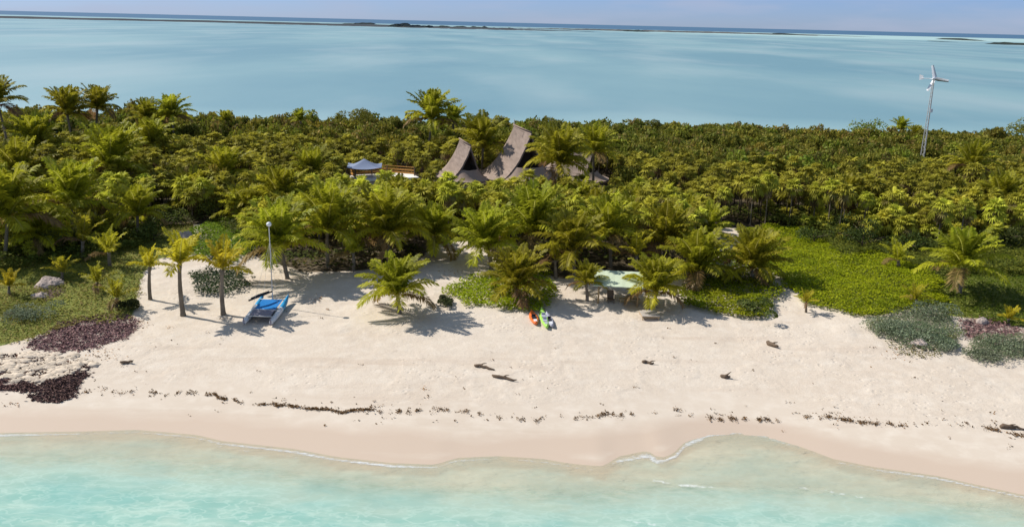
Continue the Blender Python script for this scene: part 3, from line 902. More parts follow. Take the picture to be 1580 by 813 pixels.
def thatched_house(apex_px, depth, ztop_scale, yaw, size, label, ridge_len=3.0, group='thatched houses in the grove', finial=False):
    """raised-gable palapa: concave side slopes under a short ridge, open gable, half-cone skirt below it"""
    ap = on_plane_y(*apex_px, depth)
    gz = float(terrain(ap[0], ap[1]))
    H = ap[2] - gz
    o = empty('thatched_house', (ap[0], ap[1], gz), label, 'house', group, rz=yaw)
    Wd = size                       # half width at the eaves
    eave = 2.6
    K = 30
    q = np.linspace(0, 1, K)
    def prof(q): return eave + (H - eave) * ((1 - q) ** 2.0 * .88 + (1 - q) * .12)
    # side slopes; ridge runs from x = -ridge_len..0 (+overhang at the top)
    mb = MB()
    th = .28
    for sd in (-1, 1):
        rows = []
        for qq in q:
            z = prof(qq); y = sd * qq * Wd
            x1 = .7 * (1 - qq) ** 1.2 + .15
            x0 = -ridge_len - 2.2 * qq ** 1.3
            xs = np.linspace(x0, x1, 9)
            sag = -.10 * np.sin(np.linspace(0, math.pi, 9)) * (1 - qq)
            tip = np.linspace(.1, -.55, 9) * (1 - qq) ** 2      # ridge dips towards the gable
            rows.append(np.stack([xs, np.full(9, y) + (fbm(xs * 2, np.full(9, z * 2), 5) - .5) * .14, z + sag + tip + (fbm(xs * 1.7, np.full(9, qq * 14), 8) - .5) * .22 - .07 * ((qq * 13) % 1)], 1))
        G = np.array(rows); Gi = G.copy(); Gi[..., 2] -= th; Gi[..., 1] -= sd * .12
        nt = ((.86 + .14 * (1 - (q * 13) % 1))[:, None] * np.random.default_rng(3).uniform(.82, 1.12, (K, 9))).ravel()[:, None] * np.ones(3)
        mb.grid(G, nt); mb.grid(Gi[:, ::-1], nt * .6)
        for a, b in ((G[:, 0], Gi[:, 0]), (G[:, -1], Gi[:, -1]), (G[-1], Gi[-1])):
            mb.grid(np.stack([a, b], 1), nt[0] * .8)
    # back half cone
    an = np.linspace(math.pi / 2, 3 * math.pi / 2, 13)
    rows = []
    for qq in q:
        z = prof(qq)
        rows.append(np.stack([-ridge_len - 2.2 * qq ** 1.3 + np.cos(an) * qq * Wd * .8, np.sin(an) * qq * Wd * .985, np.full(13, z - .02)], 1))
    mb.grid(np.array(rows), (.95, .95, .95))
    mb.build('roof', MT['thatch'], o, smooth=True)
    # open gable: near-black sheet painting the shade inside, set back under the rim
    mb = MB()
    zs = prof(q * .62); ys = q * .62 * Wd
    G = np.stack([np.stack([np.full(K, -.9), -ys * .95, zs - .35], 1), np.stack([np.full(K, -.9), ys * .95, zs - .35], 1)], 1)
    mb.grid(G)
    mb.build('gable', MT['gable_shade'], o)
    # half-cone skirt in front of the gable
    mb = MB()
    an = np.linspace(-math.pi / 2, math.pi / 2, 19)
    rows = []
    qs = np.linspace(.50, 1, 9)
    for qq in qs:
        z = prof(qq) - .15
        t = (qq - .5) / .5
        rr = Wd * (.50 + .50 * t)
        rows.append(np.stack([-.2 + np.cos(an) * rr * .82, np.sin(an) * rr * .97, np.full(19, z) + (fbm(an * 4, np.full(19, qq * 6), 4) - .5) * .15], 1))
    G = np.array(rows); Gi = G.copy(); Gi[..., 2] -= th
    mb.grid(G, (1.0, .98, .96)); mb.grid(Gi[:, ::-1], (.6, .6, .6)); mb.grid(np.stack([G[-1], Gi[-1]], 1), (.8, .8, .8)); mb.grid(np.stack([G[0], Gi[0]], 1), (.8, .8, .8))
    mb.build('skirt_roof', MT['thatch'], o, smooth=True)
    # ridge cap
    mb = MB()
    mb.tube([(-ridge_len - .2, 0, H + .12), (-ridge_len * .5, 0, H - .18), (.75, 0, H - .5)], [.11, .14, .11], 8, (.75, .72, .7))
    mb.build('ridge_cap', MT['thatch'], o, smooth=True)
    # walls
    mb = MB()
    n = 22; an = np.linspace(0, 2 * math.pi, n)
    ring = np.stack([-ridge_len * .5 - .5 + np.cos(an) * Wd * .95, np.sin(an) * Wd * .72], 1)
    mb.grid(np.stack([np.column_stack([ring, np.full(n, -.2)]), np.column_stack([ring, np.full(n, eave + .6)])], 1))
    mb.build('wall', MT['wall'], o, smooth=True)
    if finial:
        mb = MB(); mb.tube([(-ridge_len, 0, H - .2), (-ridge_len, 0, H + .9)], [.07, .05], 8)
        mb.build('finial', MT['white'], o)
    return o


HOUSES = []
YAW = math.radians(-56)
h1 = thatched_house((815, 198), 126, 1, YAW, 5.0, 'big thatched house with tall swooping roof and dark open gable', 3.6, finial=True)
h1_ = h1.location
h2 = thatched_house((722, 218), 124, 1, YAW, 3.2, 'smaller thatched house with pointed roof, left of the big one', 2.2)
h3 = thatched_house((905, 231), 128, 1, math.radians(-15), 4.4, 'low thatched hut almost hidden by palms, right of the big roof', 3.4)
for h, rr in ((h1, 6.0), (h2, 4.4), (h3, 5.0)): HOUSES.append((h.location.x, h.location.y, rr))

# terrace building with railing and canopy
tz = 5.4
tp = on_z(592, 276, tz)
o = empty('terrace_house', (tp[0], tp[1], float(terrain(tp[0], tp[1]))), 'low house whose white roof terrace has an orange wooden railing', 'house', rz=math.radians(24))
gz = o.location.z; z1 = tz - gz
mb = MB(); mb.box((.6, 2.0, z1 / 2 - .3), (8.0, 3.6, z1 - .1)); mb.build('wall', MT['wall'], o)
mb = MB(); mb.box((.6, 2.0, z1 - .12), (8.6, 4.2, .24)); mb.build('terrace_floor', MT['deck'], o)
for (x0, y0, x1, y1) in ((-3.5, 3.9, 1.6, 3.9), (1.6, 3.9, 4.7, 1.2), (-3.5, 3.9, -3.5, 1.4)):
    mb = MB()
    for zz, hh in ((.32, .26), (.74, .24), (1.14, .12)):
        a = math.atan2(y1 - y0, x1 - x0); ln = math.hypot(x1 - x0, y1 - y0)
        mb.box(((x0 + x1) / 2, (y0 + y1) / 2, z1 + zz), (ln, .06, hh), a)
    mb.build('railing', MT['orange_wood'], o)
for x, y in ((-3.5, 3.9), (-.6, 3.9), (1.6, 3.9), (4.7, 1.2), (-3.5, 1.4)):
    mb = MB(); mb.box((x, y, z1 + .6), (.14, .14, 1.2)); mb.build('post', MT['drift'], o)
HOUSES.append((tp[0] + .6, tp[1] + 1.4, 4.6))
cp = on_plane_y(562, 258, tp[1] + 1.2)
o = empty('shade_canopy', (cp[0], cp[1], cp[2] - 1.9), 'pale blue-grey canvas canopy on four posts at the left end of the terrace', 'canopy', rz=.1)
mb = MB(); n = 21
gx_, gy_ = np.meshgrid(np.linspace(-1, 1, n), np.linspace(-1, 1, n), indexing='ij')
rr = np.maximum(np.abs(gx_), np.abs(gy_))
zz = 1.9 + 1.15 * (1 - rr) ** 1.5 + .28 * rr * (np.abs(gx_ * gy_)) ** 2
G = np.stack([gx_ * 2.3, gy_ * 2.0, zz], -1); mb.grid(G); G2 = G.copy(); G2[..., 2] -= .03; mb.grid(G2[:, ::-1])
mb.build('canvas', MT['canvas'], o, smooth=True)
for sx_ in (-1, 1):
    for sy_ in (-1, 1):
        mb = MB(); mb.tube([(sx_ * 2.2, sy_ * 1.9, -.3), (sx_ * 2.2, sy_ * 1.9, 2.12)], .05, 8); mb.build('post', MT['drift'], o)
HOUSES.append((cp[0], cp[1], 2.6))

# ---------------------------------------------------------------- wind turbine
TY = 150.0
hub = on_plane_y(1441, 122, TY)
bz = float(terrain(hub[0], TY)); Ht = hub[2] - bz
o = empty('wind_turbine', (hub[0], TY, bz), 'small white wind turbine on a slim lattice mast above the right grove', 'wind turbine')
TURB = (hub[0], TY)
mb = MB(); sect = 26
rb_ = lambda s: .44 - .30 * s
for k in range(3):
    a = k * 2.0944 + .4
    mb.tube([(math.cos(a) * rb_(0), math.sin(a) * rb_(0), -.2), (math.cos(a) * rb_(1), math.sin(a) * rb_(1), Ht - .7)], .055, 6)
    for i in range(sect):
        s0_, s1_ = i / sect, (i + 1) / sect
        a2 = a + 2.0944 * (1 if i % 2 else 0); a3 = a + 2.0944 * (0 if i % 2 else 1)
        mb.tube([(math.cos(a2) * rb_(s0_), math.sin(a2) * rb_(s0_), s0_ * (Ht - .7)), (math.cos(a3) * rb_(s1_), math.sin(a3) * rb_(s1_), s1_ * (Ht - .7))], .022, 4)
mb.build('lattice_mast', MT['metal'], o)
mb = MB(); mb.tube([(0, 0, Ht - 1.0), (0, 0, Ht - .15)], .09, 8); mb.build('yaw_pole', MT['metal'], o)
ax = np.array((.72, .694, 0))          # rotor axis, facing right and towards the beach
sd_ = np.array((.694, -.72, 0))
mb = MB(); P = np.array((0, 0, Ht))
mb.tube([P - ax * .55, P - ax * .45, P, P + ax * .35, P + ax * .55], [.08, .17, .22, .2, .05], 10); mb.build('nacelle', MT['white'], o, smooth=True)
for k in range(3):
    a = math.radians([108, 245, 354][k])
    dv = sd_ * math.cos(a) + UPV * math.sin(a)
    tv = np.cross(ax, dv)
    ss = np.linspace(.08, 2.25, 8)
    ch = np.interp(ss, [0, .3, 2.25], [.2, .34, .2])
    tw = np.interp(ss, [0, 2.25], [.4, .06])
    G = []
    for s_, c_, w_ in zip(ss, ch, tw):
        cv = tv * math.cos(w_) + ax * math.sin(w_); nv_ = np.cross(cv, dv)
        ctr = P + ax * .42 + dv * s_
        G.append([ctr - cv * c_, ctr + nv_ * .03, ctr + cv * c_, ctr - nv_ * .03, ctr - cv * c_])
    mb = MB(); mb.grid(np.array(G)); mb.build('blade', MT['white'], o, smooth=True)
ax_t = np.array((.75, -.66, 0)); sd_ = np.array((.66, .75, 0))
mb = MB(); mb.tube([P - ax * .3, P - ax_t * .6, P - ax_t * 2.0], .05, 6); mb.build('tail_boom', MT['white'], o)
mb = MB(); q = P - ax_t * 2.0
G = np.array([[q + ax_t * .4 - UPV * .12, q + ax_t * .25 + UPV * .45], [q - ax_t * .3 - UPV * .35, q - ax_t * .35 + UPV * .58]])
mb.grid(G + sd_ * .02); mb.grid(G[::-1] - sd_ * .02); mb.build('tail_vane', MT['white'], o)
mb = MB(); mb.box((.28, -.05, Ht - 5.2), (.42, .3, .6)); mb.build('control_box', MT['white'], o)

# ---------------------------------------------------------------- fan palms of the grove
FAN = []
for v in range(8):
    mb = MB(); fan_crown(mb, 200 + v, n=21 + v % 4 * 2, tone=[1.2, 1.05, 1.4, 1.15, 1.28, 1.0, 1.45, 1.15][v]); FAN.append(mb)
FANM = [b.mesh('crown', MT['fan']) for b in FAN]
mb = MB(); k = 7; s = np.linspace(0, 1, k)
mb.tube(np.stack([.03 * np.sin(s * 3), .03 * np.cos(s * 2.2), s], 1), np.interp(s, [0, .1, 1], [.10, .065, .07]), 7, (.95, .92, .9))
FTR = mb.mesh('trunk', MT['bark'], True)
r_ = np.random.default_rng(21)
pts = []
for yy in np.arange(92, 190, 2.6):
    for xx in np.arange(-125, 135, 2.8):
        pts.append((xx + r_.uniform(-1, 1), yy + r_.uniform(-.95, .95)))
pts = np.array(pts); hgt_ = terrain(pts[:, 0], pts[:, 1])
px_, py_, pz_ = proj(np.column_stack([pts, hgt_]))
fy = np.interp(px_, [a for a, b in FRONT], [b for a, b in FRONT])
ok = (py_ < fy - 4) & (px_ > -90) & (px_ < 1670) & (pts[:, 1] < lagoon_shore(pts[:, 0]) - 10)
for pl in CLEAR: ok &= ~inpoly(px_, py_, pl)
for hx, hy, hr in HOUSES: ok &= (np.hypot(pts[:, 0] - hx, pts[:, 1] - hy) > hr + .7)
# keep the view to roofs and terrace as open as the grove has it: clearing in front of the houses
for hx, hy, hr in HOUSES: ok &= ~((np.abs(pts[:, 0] - hx * pts[:, 1] / hy) < hr * .85) & (pts[:, 1] > hy - (15 if hr != 4.6 else 8)) & (pts[:, 1] < hy))
for cx, cy, L_, h_ in COCO_XY: ok &= (np.hypot(pts[:, 0] - cx, pts[:, 1] - cy) > 1.0)
pts = pts[ok]; hgt_ = hgt_[ok]; px_ = px_[ok]; py_ = py_[ok]
# where broadleaf scrub replaces the palms (towards the lagoon, more so at right)
scrub_lim = np.interp(px_, [0, 300, 520, 700, 860, 1000, 1250, 1600], [158, 150, 143, 148, 140, 131, 132, 134]) + (fbm(pts[:, 0] * .06, pts[:, 1] * .06, 44) - .5) * 22
is_scrub = pts[:, 1] > scrub_lim
is_mid = (fbm(pts[:, 0] * .11, pts[:, 1] * .11, 61) > .66) & (pts[:, 1] > 112)       # pockets of shrubs among the palms
fp = ~is_scrub & ~is_mid
FP = pts[fp]; FH = hgt_[fp]; FPX = px_[fp]
dw = []
while len(dw) < 90:
    px0 = r_.uniform(-60, 380) if r_.random() < .45 else r_.uniform(1180, 1620)
    py0 = np.interp(px0, [a for a, b in FRONT], [b for a, b in FRONT]) + r_.uniform(-30, 1)
    q = at(px0, py0)
    if min(np.hypot(q[0] - c[0], q[1] - c[1]) for c in COCO_XY) > 1.5: dw.append((*q, px0))
dw = np.array(dw)
FP = np.vstack([FP, dw[:, :2]]); FH = np.concatenate([FH, dw[:, 2]]); FPX = np.concatenate([FPX, dw[:, 3]])
isdw = np.concatenate([np.zeros(len(FP) - 90, bool), np.ones(90, bool)])
order = np.argsort(FP[:, 1]); FP, FH, FPX = FP[order], FH[order], FPX[order]
hh = 2.6 + 2.9 * fbm(FP[:, 0] * .09, FP[:, 1] * .09, 71) + r_.uniform(-1.0, 1.1, len(FP)) + np.clip((FP[:, 1] - 98) / 30, 0, 1) * .5
isdw = isdw[order]
hh = np.where(isdw, r_.uniform(.7, 2.3, len(FP)), hh)
hh = np.where((FPX < 540) & (FP[:, 1] < 112), hh * .85, hh)
RR = r_.uniform(1.15, 1.85, len(FP))
RR = np.where(hh < 2.3, RR * .8, RR)


def zone(px, Y):
    if px < 535: a = 'left grove'
    elif px < 985: a = 'houses'
    elif px < 1425: a = 'right grove'
    else: a = 'turbine'
    return a


ZL = {
    'left grove': ('grey-trunked fan palm in the front rows of the grove left of the terrace', 'fan palm deeper inside the grove left of the terrace'),
    'houses': ('fan palm between the beach palms and the thatched houses', 'fan palm standing around and behind the terrace and thatched roofs'),
    'right grove': ('pale-trunked fan palm in the front rows between the thatched houses and the turbine', 'fan palm deeper in the grove between the thatched houses and the turbine'),
    'turbine': ('fan palm in the front rows below and right of the wind turbine', 'fan palm deeper in the grove below and right of the wind turbine')}
ZY = {'left grove': 112, 'houses': 116, 'right grove': 114, 'turbine': 112}
NI = min(296, len(FP))
for i in range(NI):
    zn = zone(FPX[i], FP[i, 1]); row = 0 if FP[i, 1] < ZY[zn] else 1
    o = empty('fan_palm', (FP[i, 0], FP[i, 1], FH[i] - .1), ZL[zn][row], 'palm tree', f'fan palms: {ZL[zn][row]}', rz=r_.uniform(0, 6.28))
    link('trunk', FTR, o, scale=(1, 1, hh[i]))
    link('crown', FANM[i % 8], o, (.03, -.02, hh[i]), scale=(RR[i], RR[i], RR[i] * r_.uniform(1.0, 1.25)))
mb = MB()
LOW = []
for v in range(5):
    b = MB(); fan_crown(b, 300 + v, n=18, seg=9, dead=2, tone=[.95, 1.1, .85, 1.0, 1.05][v]); LOW.append((np.concatenate(b.V), np.concatenate(b.F), np.concatenate(b.T)))
for i in range(NI, len(FP)):
    V, F, T = LOW[i % 5]
    a = r_.uniform(0, 6.28); ca, sa = math.cos(a), math.sin(a)
    Vr = np.column_stack([V[:, 0] * ca - V[:, 1] * sa, V[:, 0] * sa + V[:, 1] * ca, V[:, 2]]) * RR[i] * 1.05
    top = np.array((FP[i, 0], FP[i, 1], FH[i] + hh[i]))
    mb.add(Vr + top, F, T * r_.uniform(.85, 1.15))
    mb.tube([top - (0, 0, hh[i] + .1), top - (0, 0, hh[i] * .5), top], [.1, .07, .07], 5, (.11, .09, .07), caps=False)
if mb.n:
    tag(mb.build('far_fan_palms', MT['fan']), 'mass of smaller fan palms further back in the grove', 'palm grove', kind='stuff')
print('fan palms', len(FP))

# ---------------------------------------------------------------- broadleaf scrub
SP_ = pts[is_scrub | is_mid]; SH = hgt_[is_scrub | is_mid]; SPX = px_[is_scrub | is_mid]; SB = is_scrub[is_scrub | is_mid]
GREENS = [(.205, .205, .026), (.26, .245, .03), (.30, .26, .04), (.15, .165, .022), (.26, .20, .05), (.21, .25, .026)]
SCR = []
for v in range(7):
    b = MB(); leaf_clump(b, 400 + v, (1, 1, 1), 520, .12, [GREENS[(v + j) % 6] for j in range(3)], lumps=8); SCR.append((np.concatenate(b.V), np.concatenate(b.F), np.concatenate(b.T)))
mb = MB()
for i in range(len(SP_)):
    if not SB[i] and r_.random() < .25: continue
    V, F, T = SCR[r_.integers(0, 7)]
    a = r_.uniform(0, 6.28); ca, sa = math.cos(a), math.sin(a)
    w = r_.uniform(1.3, 2.7); top = r_.choice([-.5, 0, 0, .3, .9]) + (3.7 + 1.3 * np.clip((820 - SPX[i]) / 400, 0, 1) if SB[i] else 2.8) + 2.6 * fbm(SP_[i, 0] * .07, SP_[i, 1] * .07, 81) + r_.uniform(-.5, .7)
    Vr = np.column_stack([(V[:, 0] * ca - V[:, 1] * sa) * w, (V[:, 0] * sa + V[:, 1] * ca) * w, V[:, 2] * top * .52 + top * .36])
    mb.add(Vr + (SP_[i, 0], SP_[i, 1], SH[i]), F, T * r_.uniform(.72, 1.25) * (np.array((1, 1, 1)) + np.array((.25, .02, .05)) * (fbm(SP_[i, 0] * .05, SP_[i, 1] * .09, 83) - .5) * 2))
    mb.tube([(SP_[i, 0], SP_[i, 1], SH[i] - .2), (SP_[i, 0] + .2, SP_[i, 1], SH[i] + top * .5)], [.10, .05], 4, (.09, .07, .05), caps=False)
tag(mb.build('broadleaf_scrub', MT['leaf']), 'mass of olive green broadleaf scrub behind the palms down to the lagoon', 'scrub', kind='stuff')
print('scrub', len(SP_))


def bush(name, p, rad, n, size, cols, label, cat, group=None, seed=0, h=None, lumps=8, mat_='leaf', clear=0.0):
    o = empty(name, p, label, cat, group, rz=rng.uniform(0, 6.28))
    mb = MB(); branches(mb, seed, rad[2] * 1.1 + clear, rad[0], .03 + .02 * rad[0], 6); mb.build('branches', MT['bark'], o, smooth=True)
    mb = MB(); leaf_clump(mb, seed, rad, n, size, cols, lumps); mb.build('foliage', MT[mat_], o, (0, 0, clear))
    return o


for i, (cx, cy, w, dp, lb) in enumerate([
        (550, 176, 56, 168, 'dark feathery tree with rounded crown on the skyline above the terrace'),
        (600, 186, 36, 168, 'small round tree on the skyline right of the dark feathery one'),
        (860, 190, 44, 172, 'rounded dark tree on the skyline right of the big thatched roof'),
        (1015, 192, 36, 176, 'rounded tree on the skyline above the second row of palms at centre right'),
        (1165, 196, 34, 178, 'low rounded tree on the skyline above the sand clearing'),
        (1340, 193, 56, 182, 'broad tree crown on the skyline left of the turbine'),
        (1575, 194, 50, 186, 'tall tree mass on the skyline at the right edge'),
        (1525, 206, 40, 184, 'low round tree on the skyline right of the turbine'),
        (400, 184, 44, 164, 'round tree on the skyline above the catamaran'),
        (510, 192, 36, 166, 'small tree on the skyline left of the dark feathery one')]):
    p = on_plane_y(cx, cy, dp); gz = float(terrain(p[0], dp)); z = proj(p)[2]
    rw = w / 2 / F0 * z
    bush('skyline_tree', (p[0], dp, gz), (rw, rw, rw * .9), 900, .20, [GREENS[0], GREENS[3], GREENS[i % 6]], lb, 'tree', 'trees on the skyline', 500 + i, clear=max(.6, p[2] - gz - rw * .8))

for i, (cx, cy, w, hgt, cols, lb) in enumerate([
        (1328, 388, 86, 60, [(.04, .062, .012), (.06, .08, .014)], 'dark green rounded bush at the back of the creeper field'),
        (1255, 378, 60, 36, [(.07, .10, .018), (.09, .11, .02)], 'mid green bush left of the dark rounded one'),
        (1405, 392, 70, 40, [(.085, .105, .018), (.06, .085, .016)], 'olive bush behind the seedling of the creeper field'),
        (1545, 382, 80, 44, [(.09, .10, .022), (.06, .08, .016)], 'olive bush behind the solitary palm at right'),
        (1458, 375, 60, 40, [(.08, .10, .02), (.06, .085, .016)], 'olive bush just left of the solitary palm at right'),
        (1160, 484, 62, 30, [(.10, .125, .022), (.12, .14, .035)], 'shaggy bush at the seaward tip of the creeper patch right of the shelter'),
        (75, 392, 84, 54, [(.14, .18, .04), (.11, .14, .03)], 'big leafed shrub at the back of the left dune'),
        (130, 384, 60, 40, [(.14, .17, .04), (.11, .14, .03)], 'mid green shrub beside the bushy low palm on the left dune'),
        (238, 372, 60, 36, [(.13, .16, .035), (.10, .13, .025)], 'shrub behind the slim young palms'),
        (40, 376, 80, 50, [(.13, .16, .03), (.10, .13, .025)], 'large leafy shrub at the foot of the grove by the left edge of the photo'),
        (108, 352, 70, 44, [(.12, .15, .03), (.16, .18, .035)], 'leafy shrub at the grove foot behind the left dune, left of a pair'),
        (176, 350, 60, 42, [(.15, .17, .03), (.11, .14, .025)], 'leafy shrub at the grove foot behind the left dune, right of a pair'),
        (256, 350, 60, 36, [(.14, .17, .03), (.10, .13, .025)], 'leafy shrub at the grove foot above the young yellow palms'),
        (318, 338, 56, 36, [(.13, .16, .03), (.17, .19, .03)], 'leafy shrub at the grove foot beside the bright creeper left of the catamaran palm'),
        (690, 470, 34, 16, [(.07, .09, .03), (.09, .10, .04)], 'small grey-green shrub between the lone palm and the creeper patch'),
        (200, 478, 30, 22, [(.07, .085, .02), (.05, .06, .018)], 'dark small shrub on the seaward tip of the left dune')]):
    b = at(cx, cy); z = proj(b)[2]; rw = w / 2 / F0 * z
    bush('shrub', b, (rw, rw * .9, hgt / F0 * z * .62), int(350 + 260 * rw), .13, cols, lb, 'shrub', 'shrubs at the grove edge', 540 + i, mat_='leaf')

# grey-green mounds on the dunes (each a shrub)
for i, (cx, cy, w, hgt, lb) in enumerate([
        (40, 492, 74, 20, 'grey-green silvery mound shrub on the left dune'),
        (1372, 508, 62, 18, 'grey-green mound, leftmost of the silvery shrubs below the creeper field'),
        (1415, 520, 66, 20, 'grey-green mound in the middle of the silvery shrubs below the creeper field'),
        (1452, 532, 60, 18, 'grey-green mound nearest the beach among the silvery shrubs below the creeper field'),
        (1440, 490, 60, 22, 'grey-green mound behind the silvery shrubs, at the seedling palm'),
        (1545, 538, 90, 24, 'wide grey-green mound at the right edge below the purple weed'),
        (1515, 552, 50, 14, 'low grey-green mound at the sand, left of the wide one')]):
    b = at(cx, cy); z = proj(b)[2]; rw = w / 2 / F0 * z
    bush('silver_shrub', b, (rw * 1.15, rw * 1.15, hgt / F0 * z * .75), int(1500 + 450 * rw), .075, [(.21, .25, .15), (.26, .29, .19), (.17, .21, .11)], lb, 'shrub', 'silvery dune shrubs', 580 + i, lumps=12)


# ---------------------------------------------------------------- creeping ground cover
def cover(name, poly, seed, dens, hmax, size, cols, label, scale=.45, mt='herb', cat='ground cover'):
    p = sample_poly(poly, dens, seed)
    r = np.random.default_rng(seed)
    n = len(p)
    hm = hmax * (.25 + 1.0 * fbm(p[:, 0] * scale, p[:, 1] * scale, seed)) * r.uniform(.45, 1.05, n)
    z = terrain(p[:, 0], p[:, 1]) + hm
    P = np.column_stack([p, z])
    nv = r.normal(0, .30, (n, 3)) + UPV; nv /= np.linalg.norm(nv, axis=1)[:, None]
    a = np.cross(nv, r.normal(0, 1, (n, 3))); a /= np.linalg.norm(a, axis=1)[:, None]; b = np.cross(nv, a)
    s = (size * r.uniform(.6, 1.3, n))[:, None]
    V = np.stack([P - a * s, P + b * s * .6 + nv * s * .1, P + a * s, P - b * s * .6 + nv * s * .1], 1).reshape(-1, 3)
    cols = np.asarray(cols, float)
    t = np.clip(fbm(p[:, 0] * .3, p[:, 1] * .3, seed + 3) * 1.6 - .3 + r.normal(0, .22, n), 0, .999)
    c = cols[(t * len(cols)).astype(int)] * r.uniform(.7, 1.25, (n, 1))
    mb = MB(); mb.add(V, np.arange(n)[:, None] * 4 + np.arange(4), np.repeat(c, 4, 0))
    return tag(mb.build(name, MT[mt]), label, cat, kind='stuff')


BR = [(.28, .36, .008), (.34, .41, .010), (.39, .44, .014), (.23, .30, .009)]
cover('beach_creeper', [(680, 455), (700, 441), (738, 426), (775, 418), (820, 415), (848, 425), (858, 448), (850, 470), (830, 481), (790, 482), (745, 474), (705, 464)], 1, 90, .62, .13, BR, 'round bright green creeper patch behind the kayaks')
cover('beach_creeper', [(1045, 455), (1070, 442), (1130, 432), (1192, 430), (1204, 455), (1196, 480), (1165, 492), (1130, 491), (1090, 482), (1055, 472)], 2, 90, .75, .14, [(.20, .28, .010), (.26, .33, .012), (.31, .35, .018)], 'green creeper patch right of the pale green shelter')
cover('beach_creeper', [(1135, 358), (1180, 350), (1235, 355), (1275, 372), (1295, 402), (1340, 392), (1400, 406), (1445, 428), (1452, 468), (1400, 482), (1345, 490), (1300, 487), (1250, 472), (1210, 448), (1190, 418), (1150, 380)], 3, 115, .75, .115, BR, 'large bright green creeper field on the right dune')
cover('beach_creeper', [(1058, 414), (1098, 388), (1112, 392), (1150, 382), (1196, 420), (1190, 434), (1130, 434), (1066, 444)], 18, 70, .6, .14, [(.16, .22, .012), (.21, .27, .014), (.26, .28, .03)], 'creeper under the two palms in front of the small sand clearing')
cover('beach_creeper', [(285, 365), (330, 345), (385, 340), (392, 395), (350, 410), (300, 402)], 4, 80, .8, .14, [(.16, .25, .012), (.21, .28, .015), (.12, .18, .015)], 'bright green creeper behind the young yellow palms')
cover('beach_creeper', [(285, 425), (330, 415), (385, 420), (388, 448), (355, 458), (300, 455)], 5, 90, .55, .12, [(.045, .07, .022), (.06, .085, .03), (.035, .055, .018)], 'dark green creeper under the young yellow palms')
cover('dune_grass', P_LAWN_R, 6, 55, .3, .12, [(.085, .14, .012), (.12, .17, .014), (.15, .185, .02)], 'short green lawn around the solitary palm at right', cat='grass')
cover('dune_grass', P_LAWN_L, 7, 45, .30, .11, [(.26, .29, .045), (.32, .33, .055), (.36, .31, .09), (.19, .22, .035)], 'rough olive grass on the left dune', cat='grass')
cover('dune_scrub', [(-80, 398), (60, 392), (150, 362), (205, 352), (240, 372), (190, 392), (120, 408), (30, 418), (-80, 424)], 19, 50, 1.3, .15, [(.14, .17, .03), (.19, .21, .035), (.10, .13, .025)], 'leafy scrub between the left grove and the dune lawn')
cover('dune_grass', [(0, 470), (40, 462), (62, 466), (50, 480), (0, 488)], 8, 90, .35, .10, [(.22, .21, .03), (.18, .19, .03)], 'yellow-green grass tuft area on the left dune', cat='grass')
cover('dune_grass', [(1360, 525), (1400, 530), (1450, 540), (1465, 556), (1420, 555), (1380, 545)], 9, 45, .22, .09, [(.17, .17, .03), (.12, .13, .03), (.2, .17, .06)], 'yellowish sparse plants at the sand edge of the right dune', cat='grass')
SV = [(.21, .255, .14), (.26, .30, .19), (.17, .215, .11), (.24, .27, .09)]
cover('dune_herbs', [(1340, 494), (1395, 482), (1465, 488), (1492, 520), (1455, 546), (1385, 534), (1350, 520)], 16, 150, .5, .085, SV, 'silvery green herbs at the sand edge of the right dune', scale=.9)
cover('dune_herbs', [(1500, 532), (1540, 522), (1590, 518), (1680, 515), (1680, 558), (1560, 556), (1500, 548)], 17, 150, .5, .085, SV, 'silvery green herbs below the purple weed at the right edge', scale=.9)
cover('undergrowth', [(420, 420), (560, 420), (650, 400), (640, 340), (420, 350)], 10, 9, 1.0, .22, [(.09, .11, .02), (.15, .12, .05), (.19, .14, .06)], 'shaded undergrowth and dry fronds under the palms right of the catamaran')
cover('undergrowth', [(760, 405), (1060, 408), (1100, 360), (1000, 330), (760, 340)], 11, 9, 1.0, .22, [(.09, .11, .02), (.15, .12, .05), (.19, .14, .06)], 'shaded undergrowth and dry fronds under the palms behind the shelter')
fr_l = [(x, y) for x, y in FRONT if 1190 <= x <= 1700]
cover('dune_scrub', [(1265, 366), (1440, 388), (1590, 380), (1680, 380), (1680, 425), (1440, 428), (1400, 408), (1340, 394), (1295, 402)], 14, 55, 1.1, .15, [(.15, .18, .022), (.20, .215, .028), (.11, .14, .02)], 'rough olive green scrub behind the solitary palm at right')
cover('undergrowth', fr_l + [(1700, 345), (1190, 325)], 12, 40, 1.5, .17, [(.12, .15, .022), (.17, .19, .03), (.08, .105, .02)], 'tangled green undergrowth at the foot of the right fan palms')
fr_l = [(x, y) for x, y in FRONT if -60 <= x <= 400]
cover('undergrowth', [(1040, 385), (1082, 356), (1100, 346), (1140, 345), (1200, 350), (1200, 322), (1040, 330)], 15, 22, 1.4, .2, [(.12, .15, .022), (.17, .17, .03), (.2, .15, .06)], 'undergrowth behind the small white sand clearing')
cover('undergrowth', fr_l + [(400, 325), (200, 315), (-60, 350)], 13, 30, 1.3, .17, [(.10, .13, .035), (.15, .17, .04), (.07, .09, .024)], 'tangled green undergrowth at the foot of the left fan palms')

